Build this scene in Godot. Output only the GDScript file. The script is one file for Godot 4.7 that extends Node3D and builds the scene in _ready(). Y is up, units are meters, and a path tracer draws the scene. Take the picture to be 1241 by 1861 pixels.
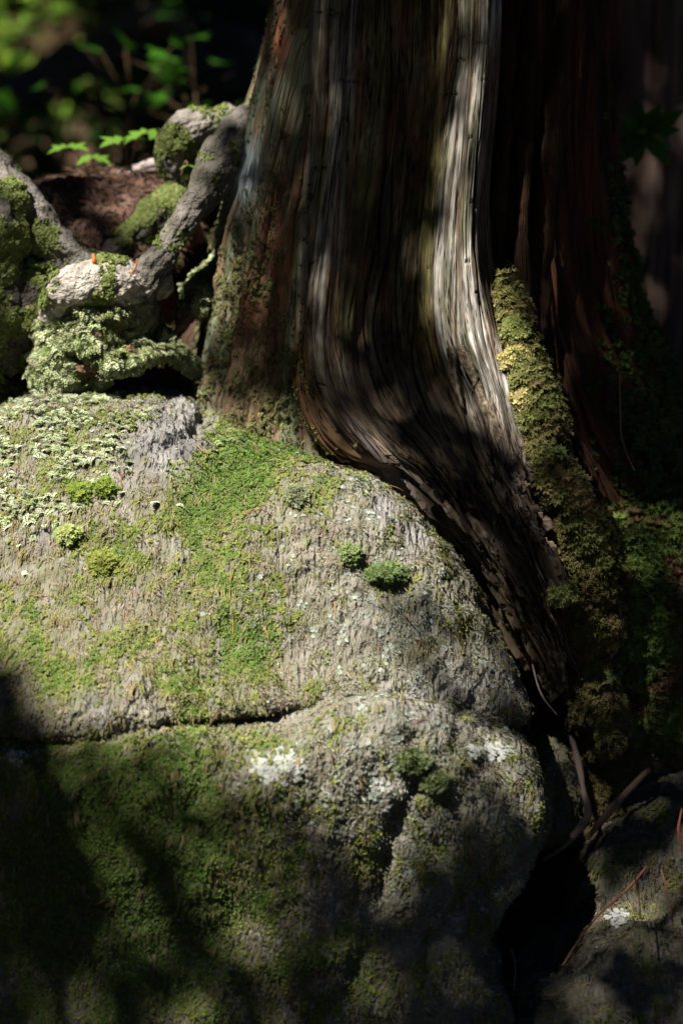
extends Node3D
# An old cedar stump with its roots over mossy boulders in a dim forest, lit by a few shafts of sun.
# Control points are written as (photo column, photo row, distance towards the camera in metres); 1000 rows are about 1 m.

const FOV := 24.0
const FOCAL := 4377.6
var cam_xf := Transform3D()
var rng := RandomNumberGenerator.new()
var na := FastNoiseLite.new()     # smooth
var nb := FastNoiseLite.new()     # fractal
var nr := FastNoiseLite.new()     # ridged
var SUN := Vector3(-0.35, 0.82, 0.44).normalized()
var E1 := Vector3.ZERO
var E2 := Vector3.ZERO
var used := {}
var mat := {}
var shp := {}

# ---------------------------------------------------------------- helpers
func U(px: float, py: float, z: float) -> Vector3:
	var d := cam_xf.basis * Vector3((px - 620.5) / FOCAL, (930.5 - py) / FOCAL, -1.0)
	return cam_xf.origin + d * ((z - cam_xf.origin.z) / d.z)

func pix(p: Vector3) -> Vector2:
	var l := cam_xf.affine_inverse() * p
	return Vector2(620.5 + l.x / -l.z * FOCAL, 930.5 - l.y / -l.z * FOCAL)

func numbered(called: String) -> String:
	var n: int = used.get(called, 0)
	used[called] = n + 1
	return called if n == 0 else "%s_%03d" % [called, n]

func tag(o: Node3D, label: String, category: String, group := "", kind := "") -> Node3D:
	if label: o.set_meta("label", label)
	if category: o.set_meta("category", category)
	if group: o.set_meta("group", group)
	if kind: o.set_meta("kind", kind)
	return o

func thing(called: String, label: String, category: String, at := Vector3.ZERO, group := "") -> Node3D:
	var o := Node3D.new()
	o.name = numbered(called)
	add_child(o)
	o.position = at
	tag(o, label, category, group)
	return o

func put(called: String, mesh: Mesh, m: Material, parent: Node3D = null) -> MeshInstance3D:
	var o := MeshInstance3D.new()
	o.mesh = mesh
	o.material_override = m
	if parent == null:
		o.name = numbered(called)
		add_child(o)
	else:
		o.name = called
		parent.add_child(o, true)
		o.position = -parent.position
	return o

func std(rough := 0.9, vcol := true) -> StandardMaterial3D:
	var m := StandardMaterial3D.new()
	m.roughness = rough
	m.vertex_color_use_as_albedo = vcol
	m.metallic_specular = 0.3
	return m

func crv(a: Array, t: float) -> Vector3:
	var n := a.size()
	var f := clampf(t, 0.0, 1.0) * (n - 1)
	var i := mini(int(f), n - 2)
	var k := f - i
	var p0: Vector3 = a[maxi(i - 1, 0)]
	var p1: Vector3 = a[i]
	var p2: Vector3 = a[i + 1]
	var p3: Vector3 = a[mini(i + 2, n - 1)]
	return p1.cubic_interpolate(p2, p0, p3, k)

func crf(a: Array, t: float) -> float:
	var n := a.size()
	var f := clampf(t, 0.0, 1.0) * (n - 1)
	var i := mini(int(f), n - 2)
	return cubic_interpolate(a[i], a[i + 1], a[maxi(i - 1, 0)], a[mini(i + 2, n - 1)], f - i)

func tab(keys: Array, vals: Array, x: float) -> float:
	if x <= keys[0]: return vals[0]
	for i in keys.size() - 1:
		if x <= keys[i + 1]:
			return lerpf(vals[i], vals[i + 1], (x - keys[i]) / (keys[i + 1] - keys[i]))
	return vals[-1]

# ---- grid surfaces: {P, N, C, nu, nv, wrap}
func grid(nu: int, nv: int, wrap: bool, f: Callable) -> Dictionary:
	var P := PackedVector3Array()
	P.resize((nu + 1) * (nv + 1))
	for j in nv + 1:
		for i in nu + 1:
			P[j * (nu + 1) + i] = f.call(float(i % nu if wrap else i) / nu, float(j) / nv)
	var S := {"P": P, "nu": nu, "nv": nv, "wrap": wrap, "open": not wrap}
	normals(S)
	return S

func normals(S: Dictionary) -> void:
	var nu: int = S.nu
	var nv: int = S.nv
	var w := nu + 1
	var P: PackedVector3Array = S.P
	var N := PackedVector3Array()
	N.resize(P.size())
	var vol := 0.0
	var up := 0.0
	for j in nv + 1:
		var j0 := maxi(j - 1, 0) * w
		var j1 := mini(j + 1, nv) * w
		for i in nu + 1:
			var a := i - 1
			var b := i + 1
			if a < 0: a = nu - 1 if S.wrap else 0
			if b > nu: b = 1 if S.wrap else nu
			var c := (P[j1 + i] - P[j0 + i]).cross(P[j * w + b] - P[j * w + a])
			vol += c.dot(P[j * w + i] - P[0])
			up += c.y
			N[j * w + i] = c.normalized()
	S.flip = (up < 0.0) if S.open else (vol < 0.0)
	if S.flip:
		for i in N.size():
			N[i] = -N[i]
	S.N = N

func displace(S: Dictionary, f: Callable) -> void:
	var w: int = S.nu + 1
	for j in S.nv + 1:
		for i in w:
			var k: int = j * w + i
			if S.wrap and i == S.nu:
				S.P[k] = S.P[j * w]
			else:
				S.P[k] += S.N[k] * f.call(S.P[k], S.N[k], float(i) / S.nu, float(j) / S.nv)
	normals(S)

func paint(S: Dictionary, f: Callable) -> void:
	var w: int = S.nu + 1
	var C := PackedColorArray()
	C.resize(S.P.size())
	for j in S.nv + 1:
		for i in w:
			var k: int = j * w + i
			C[k] = f.call(S.P[k], S.N[k], float(i) / S.nu, float(j) / S.nv)
	S.C = C

func to_mesh(S: Dictionary, su := 1.0, sv := 1.0) -> ArrayMesh:
	var nu: int = S.nu
	var nv: int = S.nv
	var w := nu + 1
	var I := PackedInt32Array()
	I.resize(nu * nv * 6)
	var UV := PackedVector2Array()
	UV.resize(S.P.size())
	var k := 0
	var fl: bool = S.flip
	for j in nv + 1:
		for i in w:
			UV[j * w + i] = Vector2(su * i / nu, sv * j / nv)
	for j in nv:
		for i in nu:
			var a: int = j * w + i
			var b := a + 1
			var c := a + w
			var d := c + 1
			if fl:
				I[k] = a; I[k + 1] = c; I[k + 2] = b; I[k + 3] = b; I[k + 4] = c; I[k + 5] = d
			else:
				I[k] = a; I[k + 1] = b; I[k + 2] = c; I[k + 3] = b; I[k + 4] = d; I[k + 5] = c
			k += 6
	var arr := []
	arr.resize(Mesh.ARRAY_MAX)
	arr[Mesh.ARRAY_VERTEX] = S.P
	arr[Mesh.ARRAY_NORMAL] = S.N
	arr[Mesh.ARRAY_TEX_UV] = UV
	if S.has("C"): arr[Mesh.ARRAY_COLOR] = S.C
	arr[Mesh.ARRAY_INDEX] = I
	var m := ArrayMesh.new()
	m.add_surface_from_arrays(Mesh.PRIMITIVE_TRIANGLES, arr)
	return m

# a closed pebble whose silhouette follows an outline of control points (around its middle plane)
func pebble(mid: Vector3, ring: Array, front: float, back: float, nu: int, nv: int, es := 0.7, ez := 0.85) -> Dictionary:
	var pts := []
	var ang := []
	var start := 0
	for i in ring.size():
		var q: Vector3 = ring[i]
		pts.append(q)
		ang.append(fposmod(atan2(q.y - mid.y, q.x - mid.x), TAU))
	for i in ring.size():
		if ang[i] < ang[start]: start = i
	var order := []
	for i in ring.size():
		order.append((start + i) % ring.size())
	if ang[order[1]] > ang[order[2]] or ang[order[1]] > ang[order[-1]]:
		order = []
		for i in ring.size():
			order.append(posmod(start - i, ring.size()))
	# table of the outline by angle
	var tabl := PackedVector3Array()
	var NT := 720
	tabl.resize(NT)
	var n := order.size()
	var fine := []
	for i in n:
		for k in 16:
			var p0: Vector3 = pts[order[posmod(i - 1, n)]]
			var p1: Vector3 = pts[order[i]]
			var p2: Vector3 = pts[order[(i + 1) % n]]
			var p3: Vector3 = pts[order[(i + 2) % n]]
			fine.append(p1.cubic_interpolate(p2, p0, p3, k / 16.0) - mid)
	for q in NT:
		var a := TAU * q / NT
		var dir := Vector2(cos(a), sin(a))
		var best := Vector3.ZERO
		var bd := -1.0
		for i in fine.size():
			var v: Vector3 = fine[i]
			var c := Vector2(v.x, v.y).normalized().dot(dir)
			if c > bd:
				bd = c
				best = v
		tabl[q] = best
	# smooth the table a little
	for pas in 3:
		var t2 := tabl.duplicate()
		for q in NT:
			tabl[q] = (t2[posmod(q - 1, NT)] + t2[q] * 2.0 + t2[(q + 1) % NT]) / 4.0
	var soft := tabl.duplicate()
	for pas in 40:
		var t2 := soft.duplicate()
		for q in NT:
			soft[q] = (t2[posmod(q - 5, NT)] + t2[q] + t2[(q + 5) % NT]) / 3.0
	return grid(nu, nv, true, func(u: float, v: float):
		# two thirds of the columns on the front half
		var th := u * 1.5 * PI if u < 0.6667 else PI + (u - 0.6667) * 3.0 * PI
		if u < 0.6667: th = u / 0.6667 * PI
		else: th = PI + (u - 0.6667) / 0.3333 * PI
		var ph := v * PI
		var d := Vector3(-cos(th) * sin(ph), cos(ph), sin(th) * sin(ph))
		var rho := sqrt(d.x * d.x + d.y * d.y)
		var a := fposmod(atan2(d.y, d.x), TAU) / TAU * NT
		var q := int(a) % NT
		var s := 1.0 - pow(maxf(0.0, 1.0 - rho), 1.0 / es)
		var o := soft[q].lerp(soft[(q + 1) % NT], a - floorf(a)).lerp(tabl[q].lerp(tabl[(q + 1) % NT], a - floorf(a)), smoothstep(0.6, 1.0, s))
		var zz := pow(absf(d.z), ez) * (front if d.z > 0.0 else -back)
		return mid + o * s + Vector3(0, 0, zz))

func tube(pts: Array, seg: int, ring: int, lump := 0.0, freq := 20.0, flat := 1.0) -> Dictionary:
	var c := []
	var r := []
	for p in pts:
		c.append(U(p[0], p[1], p[2]))
		r.append(p[3])
	var C := []
	var R := []
	var X := []
	var Y := []
	var prev := Vector3.ZERO
	for j in seg + 1:
		var t := float(j) / seg
		C.append(crv(c, t))
		R.append(maxf(crf(r, t), 0.0006))
	for j in seg + 1:
		var tan_: Vector3 = (C[mini(j + 1, seg)] - C[maxi(j - 1, 0)]).normalized()
		if j == 0:
			prev = tan_.cross(Vector3(0.31, 0.2, 0.93)).normalized()
		var x: Vector3 = (prev - tan_ * prev.dot(tan_)).normalized()
		prev = x
		X.append(x)
		Y.append(tan_.cross(x).normalized())
	var S := grid(ring, seg + 2, true, func(u: float, v: float):
		var jj := int(round(v * (seg + 2)))
		var j := clampi(jj - 1, 0, seg)
		var rr: float = R[j] if jj > 0 and jj < seg + 2 else 0.0001
		var a := u * TAU
		return C[j] + X[j] * (cos(a) * rr) + Y[j] * (sin(a) * rr * flat))
	if lump > 0.0:
		displace(S, func(p: Vector3, _n: Vector3, _u: float, v: float):
			var k := 1.0 if v > 0.01 and v < 0.99 else 0.0
			return k * lump * (nb.get_noise_3dv(p * freq) * 0.7 + na.get_noise_3dv(p * freq * 0.35) * 0.9))
	return S

# ---- scattering small growth over a surface
func weights(S: Dictionary, margin := 130.0) -> void:
	if S.has("cum"): return
	var w: int = S.nu + 1
	var cum := PackedFloat32Array()
	cum.resize(S.nu * S.nv)
	var inv := cam_xf.affine_inverse()
	var total := 0.0
	var P: PackedVector3Array = S.P
	var N: PackedVector3Array = S.N
	for j in S.nv:
		for i in S.nu:
			var a: int = j * w + i
			var p := P[a]
			var l := inv * p
			var sx := 620.5 + l.x / -l.z * FOCAL
			var sy := 930.5 - l.y / -l.z * FOCAL
			if sx > -margin and sx < 1241.0 + margin and sy > -margin and sy < 1861.0 + margin and N[a].dot((cam_xf.origin - p).normalized()) > -0.25:
				total += (P[a + 1] - p).cross(P[a + w] - p).length()
			cum[j * S.nu + i] = total
	S.cum = cum
	S.total = total

# f(P, N) -> [chance, colour, scale]; down: grow along the downhill direction, else at random round the normal
func scatter(S: Dictionary, count: int, mesh: Mesh, m: Material, called: String, parent: Node3D, down: float, f: Callable, lift := 0.0) -> void:
	weights(S)
	var w: int = S.nu + 1
	var buf := PackedFloat32Array()
	buf.resize(count * 16)
	var n := 0
	var P: PackedVector3Array = S.P
	var N: PackedVector3Array = S.N
	var off := parent.position
	for k in count:
		var q: int = S.cum.bsearch(rng.randf() * S.total)
		if q >= S.cum.size(): continue
		var i: int = q % S.nu
		var j: int = q / S.nu
		var a: int = j * w + i
		var fu := rng.randf()
		var fv := rng.randf()
		var p := P[a].lerp(P[a + 1], fu).lerp(P[a + w].lerp(P[a + w + 1], fu), fv)
		var nn := N[a].lerp(N[a + w + 1], 0.5).normalized()
		if nn.length() < 0.5: continue
		var r: Array = f.call(p, nn)
		if rng.randf() > r[0]: continue
		var t := Vector3.DOWN - nn * nn.dot(Vector3.DOWN)
		if t.length() < 0.1: t = nn.cross(Vector3.RIGHT)
		t = t.normalized().rotated(nn, rng.randfn(0.0, 1.0) * (1.0 - down) * 2.0 + rng.randfn(0.0, 0.22))
		var s: float = r[2] * rng.randf_range(0.65, 1.4)
		var y := (nn + Vector3(rng.randfn(), rng.randfn(), rng.randfn()) * 0.18).normalized()
		var x := y.cross(t).normalized()
		var z := x.cross(y)
		p += nn * lift - off
		var c: Color = r[1]
		var v := rng.randf_range(0.7, 1.3)
		var o := n * 16
		buf[o] = x.x * s; buf[o + 1] = y.x * s; buf[o + 2] = z.x * s; buf[o + 3] = p.x
		buf[o + 4] = x.y * s; buf[o + 5] = y.y * s; buf[o + 6] = z.y * s; buf[o + 7] = p.y
		buf[o + 8] = x.z * s; buf[o + 9] = y.z * s; buf[o + 10] = z.z * s; buf[o + 11] = p.z
		buf[o + 12] = c.r * v; buf[o + 13] = c.g * v * rng.randf_range(0.93, 1.07); buf[o + 14] = c.b * v; buf[o + 15] = 1.0
		n += 1
	if n == 0: return
	buf.resize(n * 16)
	var mm := MultiMesh.new()
	mm.transform_format = MultiMesh.TRANSFORM_3D
	mm.use_colors = true
	mm.mesh = mesh
	mm.instance_count = n
	mm.buffer = buf
	var o := MultiMeshInstance3D.new()
	o.name = called
	o.multimesh = mm
	o.material_override = m
	o.set_meta("kind", "stuff")
	parent.add_child(o, true)

# ---- small growth shapes (local: y away from the surface, z downhill)
func st_new() -> SurfaceTool:
	var st := SurfaceTool.new()
	st.begin(Mesh.PRIMITIVE_TRIANGLES)
	return st

func ribbon(st: SurfaceTool, pts: Array, wid: Array, side: Vector3) -> void:
	for i in pts.size() - 1:
		var a: Vector3 = pts[i] - side * wid[i]
		var b: Vector3 = pts[i] + side * wid[i]
		var c: Vector3 = pts[i + 1] - side * wid[i + 1]
		var d: Vector3 = pts[i + 1] + side * wid[i + 1]
		for p in [a, b, c]: st.add_vertex(p)
		if wid[i + 1] > 0.0:
			for p in [b, d, c]: st.add_vertex(p)

func done(st: SurfaceTool) -> ArrayMesh:
	st.generate_normals()
	st.index()
	return st.commit()

func strand_clump(n: int, length: float, wid: float, rise: float, spread: float) -> ArrayMesh:
	var st := st_new()
	for i in n:
		var o := Vector3(rng.randf_range(-spread, spread), -0.001, rng.randf_range(-spread, spread))
		var l := length * rng.randf_range(0.5, 1.2)
		var x := rng.randf_range(-0.35, 0.35) * l
		var h := rise * rng.randf_range(0.5, 1.5)
		var pts := [o, o + Vector3(x * 0.3, h, l * 0.3), o + Vector3(x * 0.5, h * 0.9, l * 0.65), o + Vector3(x * 1.1, h * 0.35, l)]
		ribbon(st, pts, [wid * 0.7, wid, wid * 0.8, wid * 0.15], Vector3(1, rng.randf_range(-0.5, 0.5), 0).normalized())
	return done(st)

func rosette(n: int, r: float, wid: float, rise: float) -> ArrayMesh:
	var st := st_new()
	for i in n:
		var a := TAU * (i + rng.randf() * 0.7) / n
		var d := Vector3(cos(a), 0, sin(a))
		var h := rise * rng.randf_range(0.5, 1.4)
		var k := rng.randf_range(0.7, 1.2)
		ribbon(st, [Vector3(0, 0, 0), d * r * 0.5 * k + Vector3(0, h, 0), d * r * k + Vector3(0, h * 0.8, 0)], [wid * 0.6, wid, 0.0], Vector3(-d.z, 0.2, d.x).normalized())
	return done(st)

func star_tuft(shoots: int, r: float, leaf: float) -> ArrayMesh:
	# a few upright shoots, each with a star of narrow leaves on top
	var st := st_new()
	for s in shoots:
		var base := Vector3(rng.randf_range(-r, r), -0.002, rng.randf_range(-r, r))
		var top := base * 1.3 + Vector3(0, leaf * rng.randf_range(0.8, 1.8), 0)
		for tier in 2:
			var c := base.lerp(top, 0.55 + 0.45 * tier)
			for i in 6:
				var a := TAU * (i + rng.randf() * 0.6) / 6
				var d := Vector3(cos(a), 0.35 + 0.5 * tier, sin(a)).normalized()
				ribbon(st, [c, c + d * leaf * 0.5, c + d * leaf + Vector3(0, -leaf * 0.15, 0)], [leaf * 0.09, leaf * 0.13, 0.0], Vector3(-sin(a), 0, cos(a)))
	return done(st)

func frond(length: float, wid: float) -> ArrayMesh:
	# feather moss: a drooping axis with side leaflets
	var st := st_new()
	for k in 3:
		var yaw := rng.randf_range(-0.8, 0.8)
		var B := Basis(Vector3.UP, yaw)
		var l := length * rng.randf_range(0.7, 1.2)
		for i in 6:
			var t := (i + 0.5) / 6.0
			var c := B * Vector3(0, l * 0.55 * sin(t * 2.4), l * t)
			for s in [-1.0, 1.0]:
				var d := B * Vector3(s * wid * (1.15 - t), 0.15 * wid, wid * 0.6 * (1.1 - t))
				ribbon(st, [c, c + d * 0.6, c + d], [wid * 0.16, wid * 0.2, 0.0], B * Vector3(0, 0.4, 1).normalized())
	return done(st)

func flake(r: float, lobes: int, lift: float) -> ArrayMesh:
	var st := st_new()
	var ring := []
	for i in lobes * 2:
		var a := TAU * i / (lobes * 2)
		var k := r * (rng.randf_range(0.8, 1.2) if i % 2 == 0 else rng.randf_range(0.45, 0.75))
		ring.append(Vector3(cos(a) * k, lift * rng.randf_range(0.4, 1.6), sin(a) * k))
	for i in ring.size():
		st.add_vertex(Vector3(0, lift * 0.2, 0)); st.add_vertex(ring[i]); st.add_vertex(ring[(i + 1) % ring.size()])
	return done(st)

func leaf_mesh(length: float, wid: float, fold: float, lobed := false) -> ArrayMesh:
	# blade along +z from the origin, folded on its midrib and drooping at the tip
	var st := st_new()
	st.set_color(Color.WHITE)
	var edge := []
	if lobed:
		edge = [[0.0, 0.02], [0.02, 0.32], [0.14, 0.62], [0.24, 0.34], [0.42, 0.66], [0.62, 0.98], [0.56, 0.4], [0.72, 0.3], [1.0, 0.0]]
	else:
		edge = [[0.0, 0.03], [0.12, 0.45], [0.3, 0.85], [0.5, 1.0], [0.7, 0.78], [0.87, 0.36], [1.0, 0.0]]
	for s in [-1.0, 1.0]:
		for i in edge.size() - 1:
			var z0: float = edge[i][0]
			var z1: float = edge[i + 1][0]
			var a := Vector3(0, -0.18 * z0 * z0 * length, z0 * length)
			var b := Vector3(0, -0.18 * z1 * z1 * length, z1 * length)
			var c := Vector3(s * edge[i][1] * wid, fold * edge[i][1] * wid - 0.2 * z0 * z0 * length, z0 * length)
			var d := Vector3(s * edge[i + 1][1] * wid, fold * edge[i + 1][1] * wid - 0.2 * z1 * z1 * length, z1 * length)
			if lobed:
				var hub := Vector3(0, 0, 0.18 * length)
				st.add_vertex(hub); st.add_vertex(c if s > 0 else d); st.add_vertex(d if s > 0 else c)
			else:
				for p in ([a, c, b, c, d, b] if s > 0 else [a, b, c, c, b, d]): st.add_vertex(p)
	return done(st)

func rod(pts: Array, nseg := 16, ring := 7, lump := 0.0, freq := 60.0) -> ArrayMesh:
	return to_mesh(tube(pts, nseg, ring, lump, freq))

func zone(p: Vector3, zs: Array) -> float:
	var t := 0.0
	for z in zs:
		var dx: float = (p.x - z[0].x) / z[1]
		var dy: float = (p.y - z[0].y) / z[2]
		var q := dx * dx + dy * dy
		if q < 6.0: t += exp(-q) * (z[3] if z.size() > 3 else 1.0)
	return t

func Z(px: float, py: float, z: float, rx: float, ry: float, k := 1.0) -> Array:
	return [U(px, py, z), rx / 1000.0, ry / 1000.0, k]

func mixc(a: Color, b: Color, t: float) -> Color:
	return a.lerp(b, clampf(t, 0.0, 1.0))

func sm(a: float, b: float, x: float) -> float:
	return smoothstep(a, b, x)

func grain_image(w: int, h: int, squash: int, seed_: int, octs: int, freq: float) -> Image:
	var f := FastNoiseLite.new()
	f.seed = seed_
	f.noise_type = FastNoiseLite.TYPE_SIMPLEX_SMOOTH
	f.frequency = freq
	f.fractal_octaves = octs
	var im := f.get_seamless_image(w, h / squash)
	im.resize(w, h, Image.INTERPOLATE_CUBIC)
	return im

func tex(im: Image) -> ImageTexture:
	return ImageTexture.create_from_image(im)

# ---------------------------------------------------------------- scene
func _ready() -> void:
	rng.seed = 41
	na.seed = 3; na.frequency = 1.0; na.noise_type = FastNoiseLite.TYPE_SIMPLEX_SMOOTH; na.fractal_type = FastNoiseLite.FRACTAL_NONE
	nb.seed = 8; nb.frequency = 1.0; nb.noise_type = FastNoiseLite.TYPE_SIMPLEX_SMOOTH; nb.fractal_octaves = 4
	nr.seed = 15; nr.frequency = 1.0; nr.noise_type = FastNoiseLite.TYPE_SIMPLEX_SMOOTH; nr.fractal_type = FastNoiseLite.FRACTAL_RIDGED; nr.fractal_octaves = 3
	# camera
	var cam := Camera3D.new()
	cam.name = "camera"
	add_child(cam)
	cam_xf = Transform3D(Basis(Vector3.RIGHT, deg_to_rad(-10.0)), Vector3(0, 0.93 + 4.378 * sin(deg_to_rad(10.0)), 4.378 * cos(deg_to_rad(10.0))))
	cam.transform = cam_xf
	cam.fov = FOV
	cam.far = 100.0
	var at := CameraAttributesPhysical.new()
	at.frustum_focal_length = 85.0
	at.frustum_focus_distance = 4.2
	at.exposure_aperture = 1.9
	at.frustum_far = 100.0
	cam.attributes = at
	cam.fov = FOV
	cam.current = true
	# sky, sun, exposure
	var we := WorldEnvironment.new()
	we.name = "world_environment"
	var env := Environment.new()
	env.background_mode = Environment.BG_SKY
	var sky := Sky.new()
	var psm := ProceduralSkyMaterial.new()
	psm.sky_top_color = Color(0.36, 0.52, 0.78)
	psm.sky_horizon_color = Color(0.62, 0.72, 0.80)
	psm.ground_bottom_color = Color(0.05, 0.05, 0.04)
	psm.ground_horizon_color = Color(0.10, 0.11, 0.08)
	psm.sun_angle_max = 1.0
	sky.sky_material = psm
	env.sky = sky
	env.background_energy_multiplier = 0.065
	env.tonemap_mode = Environment.TONE_MAPPER_LINEAR
	env.tonemap_exposure = 3.3
	env.sdfgi_enabled = true
	env.ssao_enabled = true
	env.ssil_enabled = true
	we.environment = env
	add_child(we)
	var sun := DirectionalLight3D.new()
	sun.name = "sun"
	sun.light_energy = 1.6
	sun.light_color = Color(1.0, 0.965, 0.9)
	sun.light_angular_distance = 0.5
	sun.shadow_enabled = true
	add_child(sun)
	sun.look_at_from_position(SUN * 20.0, Vector3.ZERO, Vector3.UP)
	E1 = SUN.cross(Vector3.UP).normalized()
	E2 = E1.cross(SUN).normalized()

	make_materials()
	make_shapes()
	ground()
	boulders()
	stump()
	left_roots()
	right_side()
	background()
	small_things()
	canopy()

func make_materials() -> void:
	var fine := grain_image(512, 512, 1, 5, 5, 0.02)
	var wood := grain_image(1024, 1024, 16, 6, 4, 0.03)
	var streak := grain_image(512, 512, 2, 21, 5, 0.03)
	var m := std(0.95)
	m.uv1_triplanar = true
	m.uv1_world_triplanar = true
	m.uv1_scale = Vector3.ONE * 5.0
	m.heightmap_enabled = true
	m.heightmap_texture = tex(streak)
	m.heightmap_scale = 1.6
	mat.rock = m
	m = m.duplicate()
	m.heightmap_texture = tex(fine)
	m.uv1_scale = Vector3.ONE * 12.0
	m.heightmap_scale = 0.6
	mat.root = m
	m = std(0.75)
	m.heightmap_enabled = true
	m.heightmap_texture = tex(wood_maps(wood, fine, true))
	m.heightmap_scale = 0.5
	m.albedo_texture = tex(wood_maps(wood, fine, false))
	mat.wood = m
	m.metallic_specular = 0.15
	m = std(0.9)
	m.heightmap_enabled = true
	m.heightmap_texture = tex(wood)
	m.heightmap_scale = 1.2
	mat.bark = m
	m = std(0.7)
	m.backlight_enabled = true
	m.backlight = Color(0.25, 0.25, 0.25).linear_to_srgb()
	mat.moss = m
	mat.plain = std(0.9)
	m = std(0.6)
	m.metallic_specular = 0.15
	m.backlight_enabled = true
	m.backlight = Color(0.8, 0.8, 0.8).linear_to_srgb()
	mat.leaf = m

func flat_mat(c: Color, rough := 0.85, back := 0.0) -> StandardMaterial3D:
	# c is a linear, real-world base colour
	var key := "%s %s %s" % [c, rough, back]
	if mat.has(key): return mat[key]
	var m := std(rough, true)
	m.metallic_specular = 0.2
	m.albedo_color = c.linear_to_srgb()
	if back > 0.0:
		m.backlight_enabled = true
		m.backlight = Color(back, back, back).linear_to_srgb()
	mat[key] = m
	return m

func wood_maps(a: Image, b: Image, height: bool) -> Image:
	# long grain, with thin dark checks that wander along it
	var w := a.get_width()
	var h := a.get_height()
	var da := a.get_data()
	var db := b.get_data()
	var out := PackedByteArray()
	out.resize(w * h)
	for y in h:
		for x in w:
			var s := da[y * w + x] / 255.0
			var f := db[(y / 2 % 512) * 512 + (x / 2 % 512)] / 255.0
			var e := absf(s - 0.5 + (f - 0.5) * 0.05)
			var k := smoothstep(0.0, 0.030, e) * smoothstep(0.0, 0.02, absf(s - 0.66)) * smoothstep(0.0, 0.02, absf(s - 0.36))
			var g := (0.55 + (s - 0.5) * 0.3 + (f - 0.5) * 0.25) * (0.35 + 0.65 * k) if height else (0.85 + (s - 0.5) * 0.35 + (f - 0.5) * 0.7) * (0.3 + 0.7 * k)
			out[y * w + x] = int(255 * clampf(g, 0.0, 1.0))
	return Image.create_from_data(w, h, false, Image.FORMAT_L8, out)

func make_shapes() -> void:
	shp.drip = []
	shp.long = []
	shp.fuzz = []
	shp.star = []
	shp.frond = []
	shp.flake = []
	for i in 3:
		shp.drip.append(strand_clump(7, 0.0062, 0.0006, 0.0020, 0.007))
		shp.long.append(strand_clump(6, 0.022, 0.0010, 0.004, 0.009))
		shp.fuzz.append(rosette(8, 0.0040, 0.0009, 0.0032))
		shp.star.append(star_tuft(3, 0.006, 0.011))
		shp.frond.append(frond(0.016, 0.006))
		shp.flake.append(flake(0.0042, 5, 0.0010))
	shp.needle = []
	for i in 3: shp.needle.append(strand_clump(1, 0.03, 0.0009, 0.0025, 0.0))
	shp.leaf = leaf_mesh(1.0, 0.19, 0.25)
	shp.maple = leaf_mesh(1.0, 0.62, 0.15, true)

func growth(S: Dictionary, counts: int, kind: String, parent: Node3D, down: float, f: Callable, called := "moss", lift := 0.0) -> void:
	for i in 3:
		scatter(S, counts / 3, shp[kind][i], mat.moss, called, parent, down, f, lift)

# ---------------------------------------------------------------- ground
func ground_y(x: float, z: float) -> float:
	var side := sm(-0.1, 0.5, x)
	var back := lerpf(1.28, 0.82, side)
	var y := lerpf(-0.35, back, sm(0.35, -0.45, z))
	var slope := sm(-0.4, -1.3, z) * lerpf(0.16, 0.1, side) - sm(-1.4, -2.6, z) * 0.35 + maxf(0.0, -6.0 - z) * 0.42
	return y + slope + nb.get_noise_2d(x * 1.3, z * 1.3) * 0.09 * sm(0.5, -1.0, z) + nb.get_noise_2d(x * 6.0, z * 6.0) * 0.035

func ground() -> void:
	var ax := []
	var S := grid(200, 220, false, func(u: float, v: float):
		var a := u * 2.0 - 1.0
		var b := v * 2.0 - 1.0
		var x := a * 2.2 + signf(a) * pow(absf(a), 4.0) * 28.0
		var z := -0.9 + b * 2.6 + signf(b) * pow(absf(b), 4.0) * (22.0 if b > 0 else 30.0)
		var y := ground_y(x, z) if z > -14.0 else ground_y(x, -14.0)
		return Vector3(x, y, z))
	paint(S, func(p: Vector3, n: Vector3, _u: float, _v: float):
		var t := nb.get_noise_3dv(p * 5.0)
		var c := mixc(Color(0.05, 0.032, 0.022), Color(0.10, 0.06, 0.045), 0.5 + t)
		return mixc(c, Color(0.035, 0.06, 0.015), sm(0.05, 0.35, nb.get_noise_3dv(p * 2.0 + Vector3(9, 0, 0)))))
	var g := put("ground", to_mesh(S), mat.rock)
	tag(g, "dark forest soil rising behind the stump and boulders", "ground", "", "structure")
	# litter of needles, twigs and small moss on the soil behind the left roots
	growth(S, 9000, "drip", g, 0.0, func(p: Vector3, _n: Vector3):
		if p.x > 0.1 or p.z < -2.2 or p.z > 0.0: return [0.0, Color.BLACK, 1.0]
		return [1.0, mixc(Color(0.09, 0.05, 0.035), Color(0.2, 0.13, 0.1), rng.randf()), 1.6], "litter")
	growth(S, 14000, "fuzz", g, 0.0, func(p: Vector3, _n: Vector3):
		if p.z < -2.2: return [0.0, Color.BLACK, 1.0]
		var k := sm(-0.05, 0.25, nb.get_noise_3dv(p * 6.0))
		return [k, mixc(Color(0.05, 0.09, 0.02), Color(0.12, 0.14, 0.04), rng.randf()), 2.0])

# ---------------------------------------------------------------- boulders
var zg := []
var zt := []
var zl := []
var zb := []

func rock_bumps(p: Vector3) -> float:
	var streak := na.get_noise_3d(p.x * 70.0, p.y * 14.0, p.z * 70.0)
	return nb.get_noise_3dv(p * 3.0) * 0.030 + nb.get_noise_3dv(p * 13.0) * 0.008 + streak * 0.0030 + nb.get_noise_3dv(p * 60.0) * 0.0035 + nb.get_noise_3d(p.x * 28.0, p.y * 8.0, p.z * 28.0) * 0.006

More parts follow.
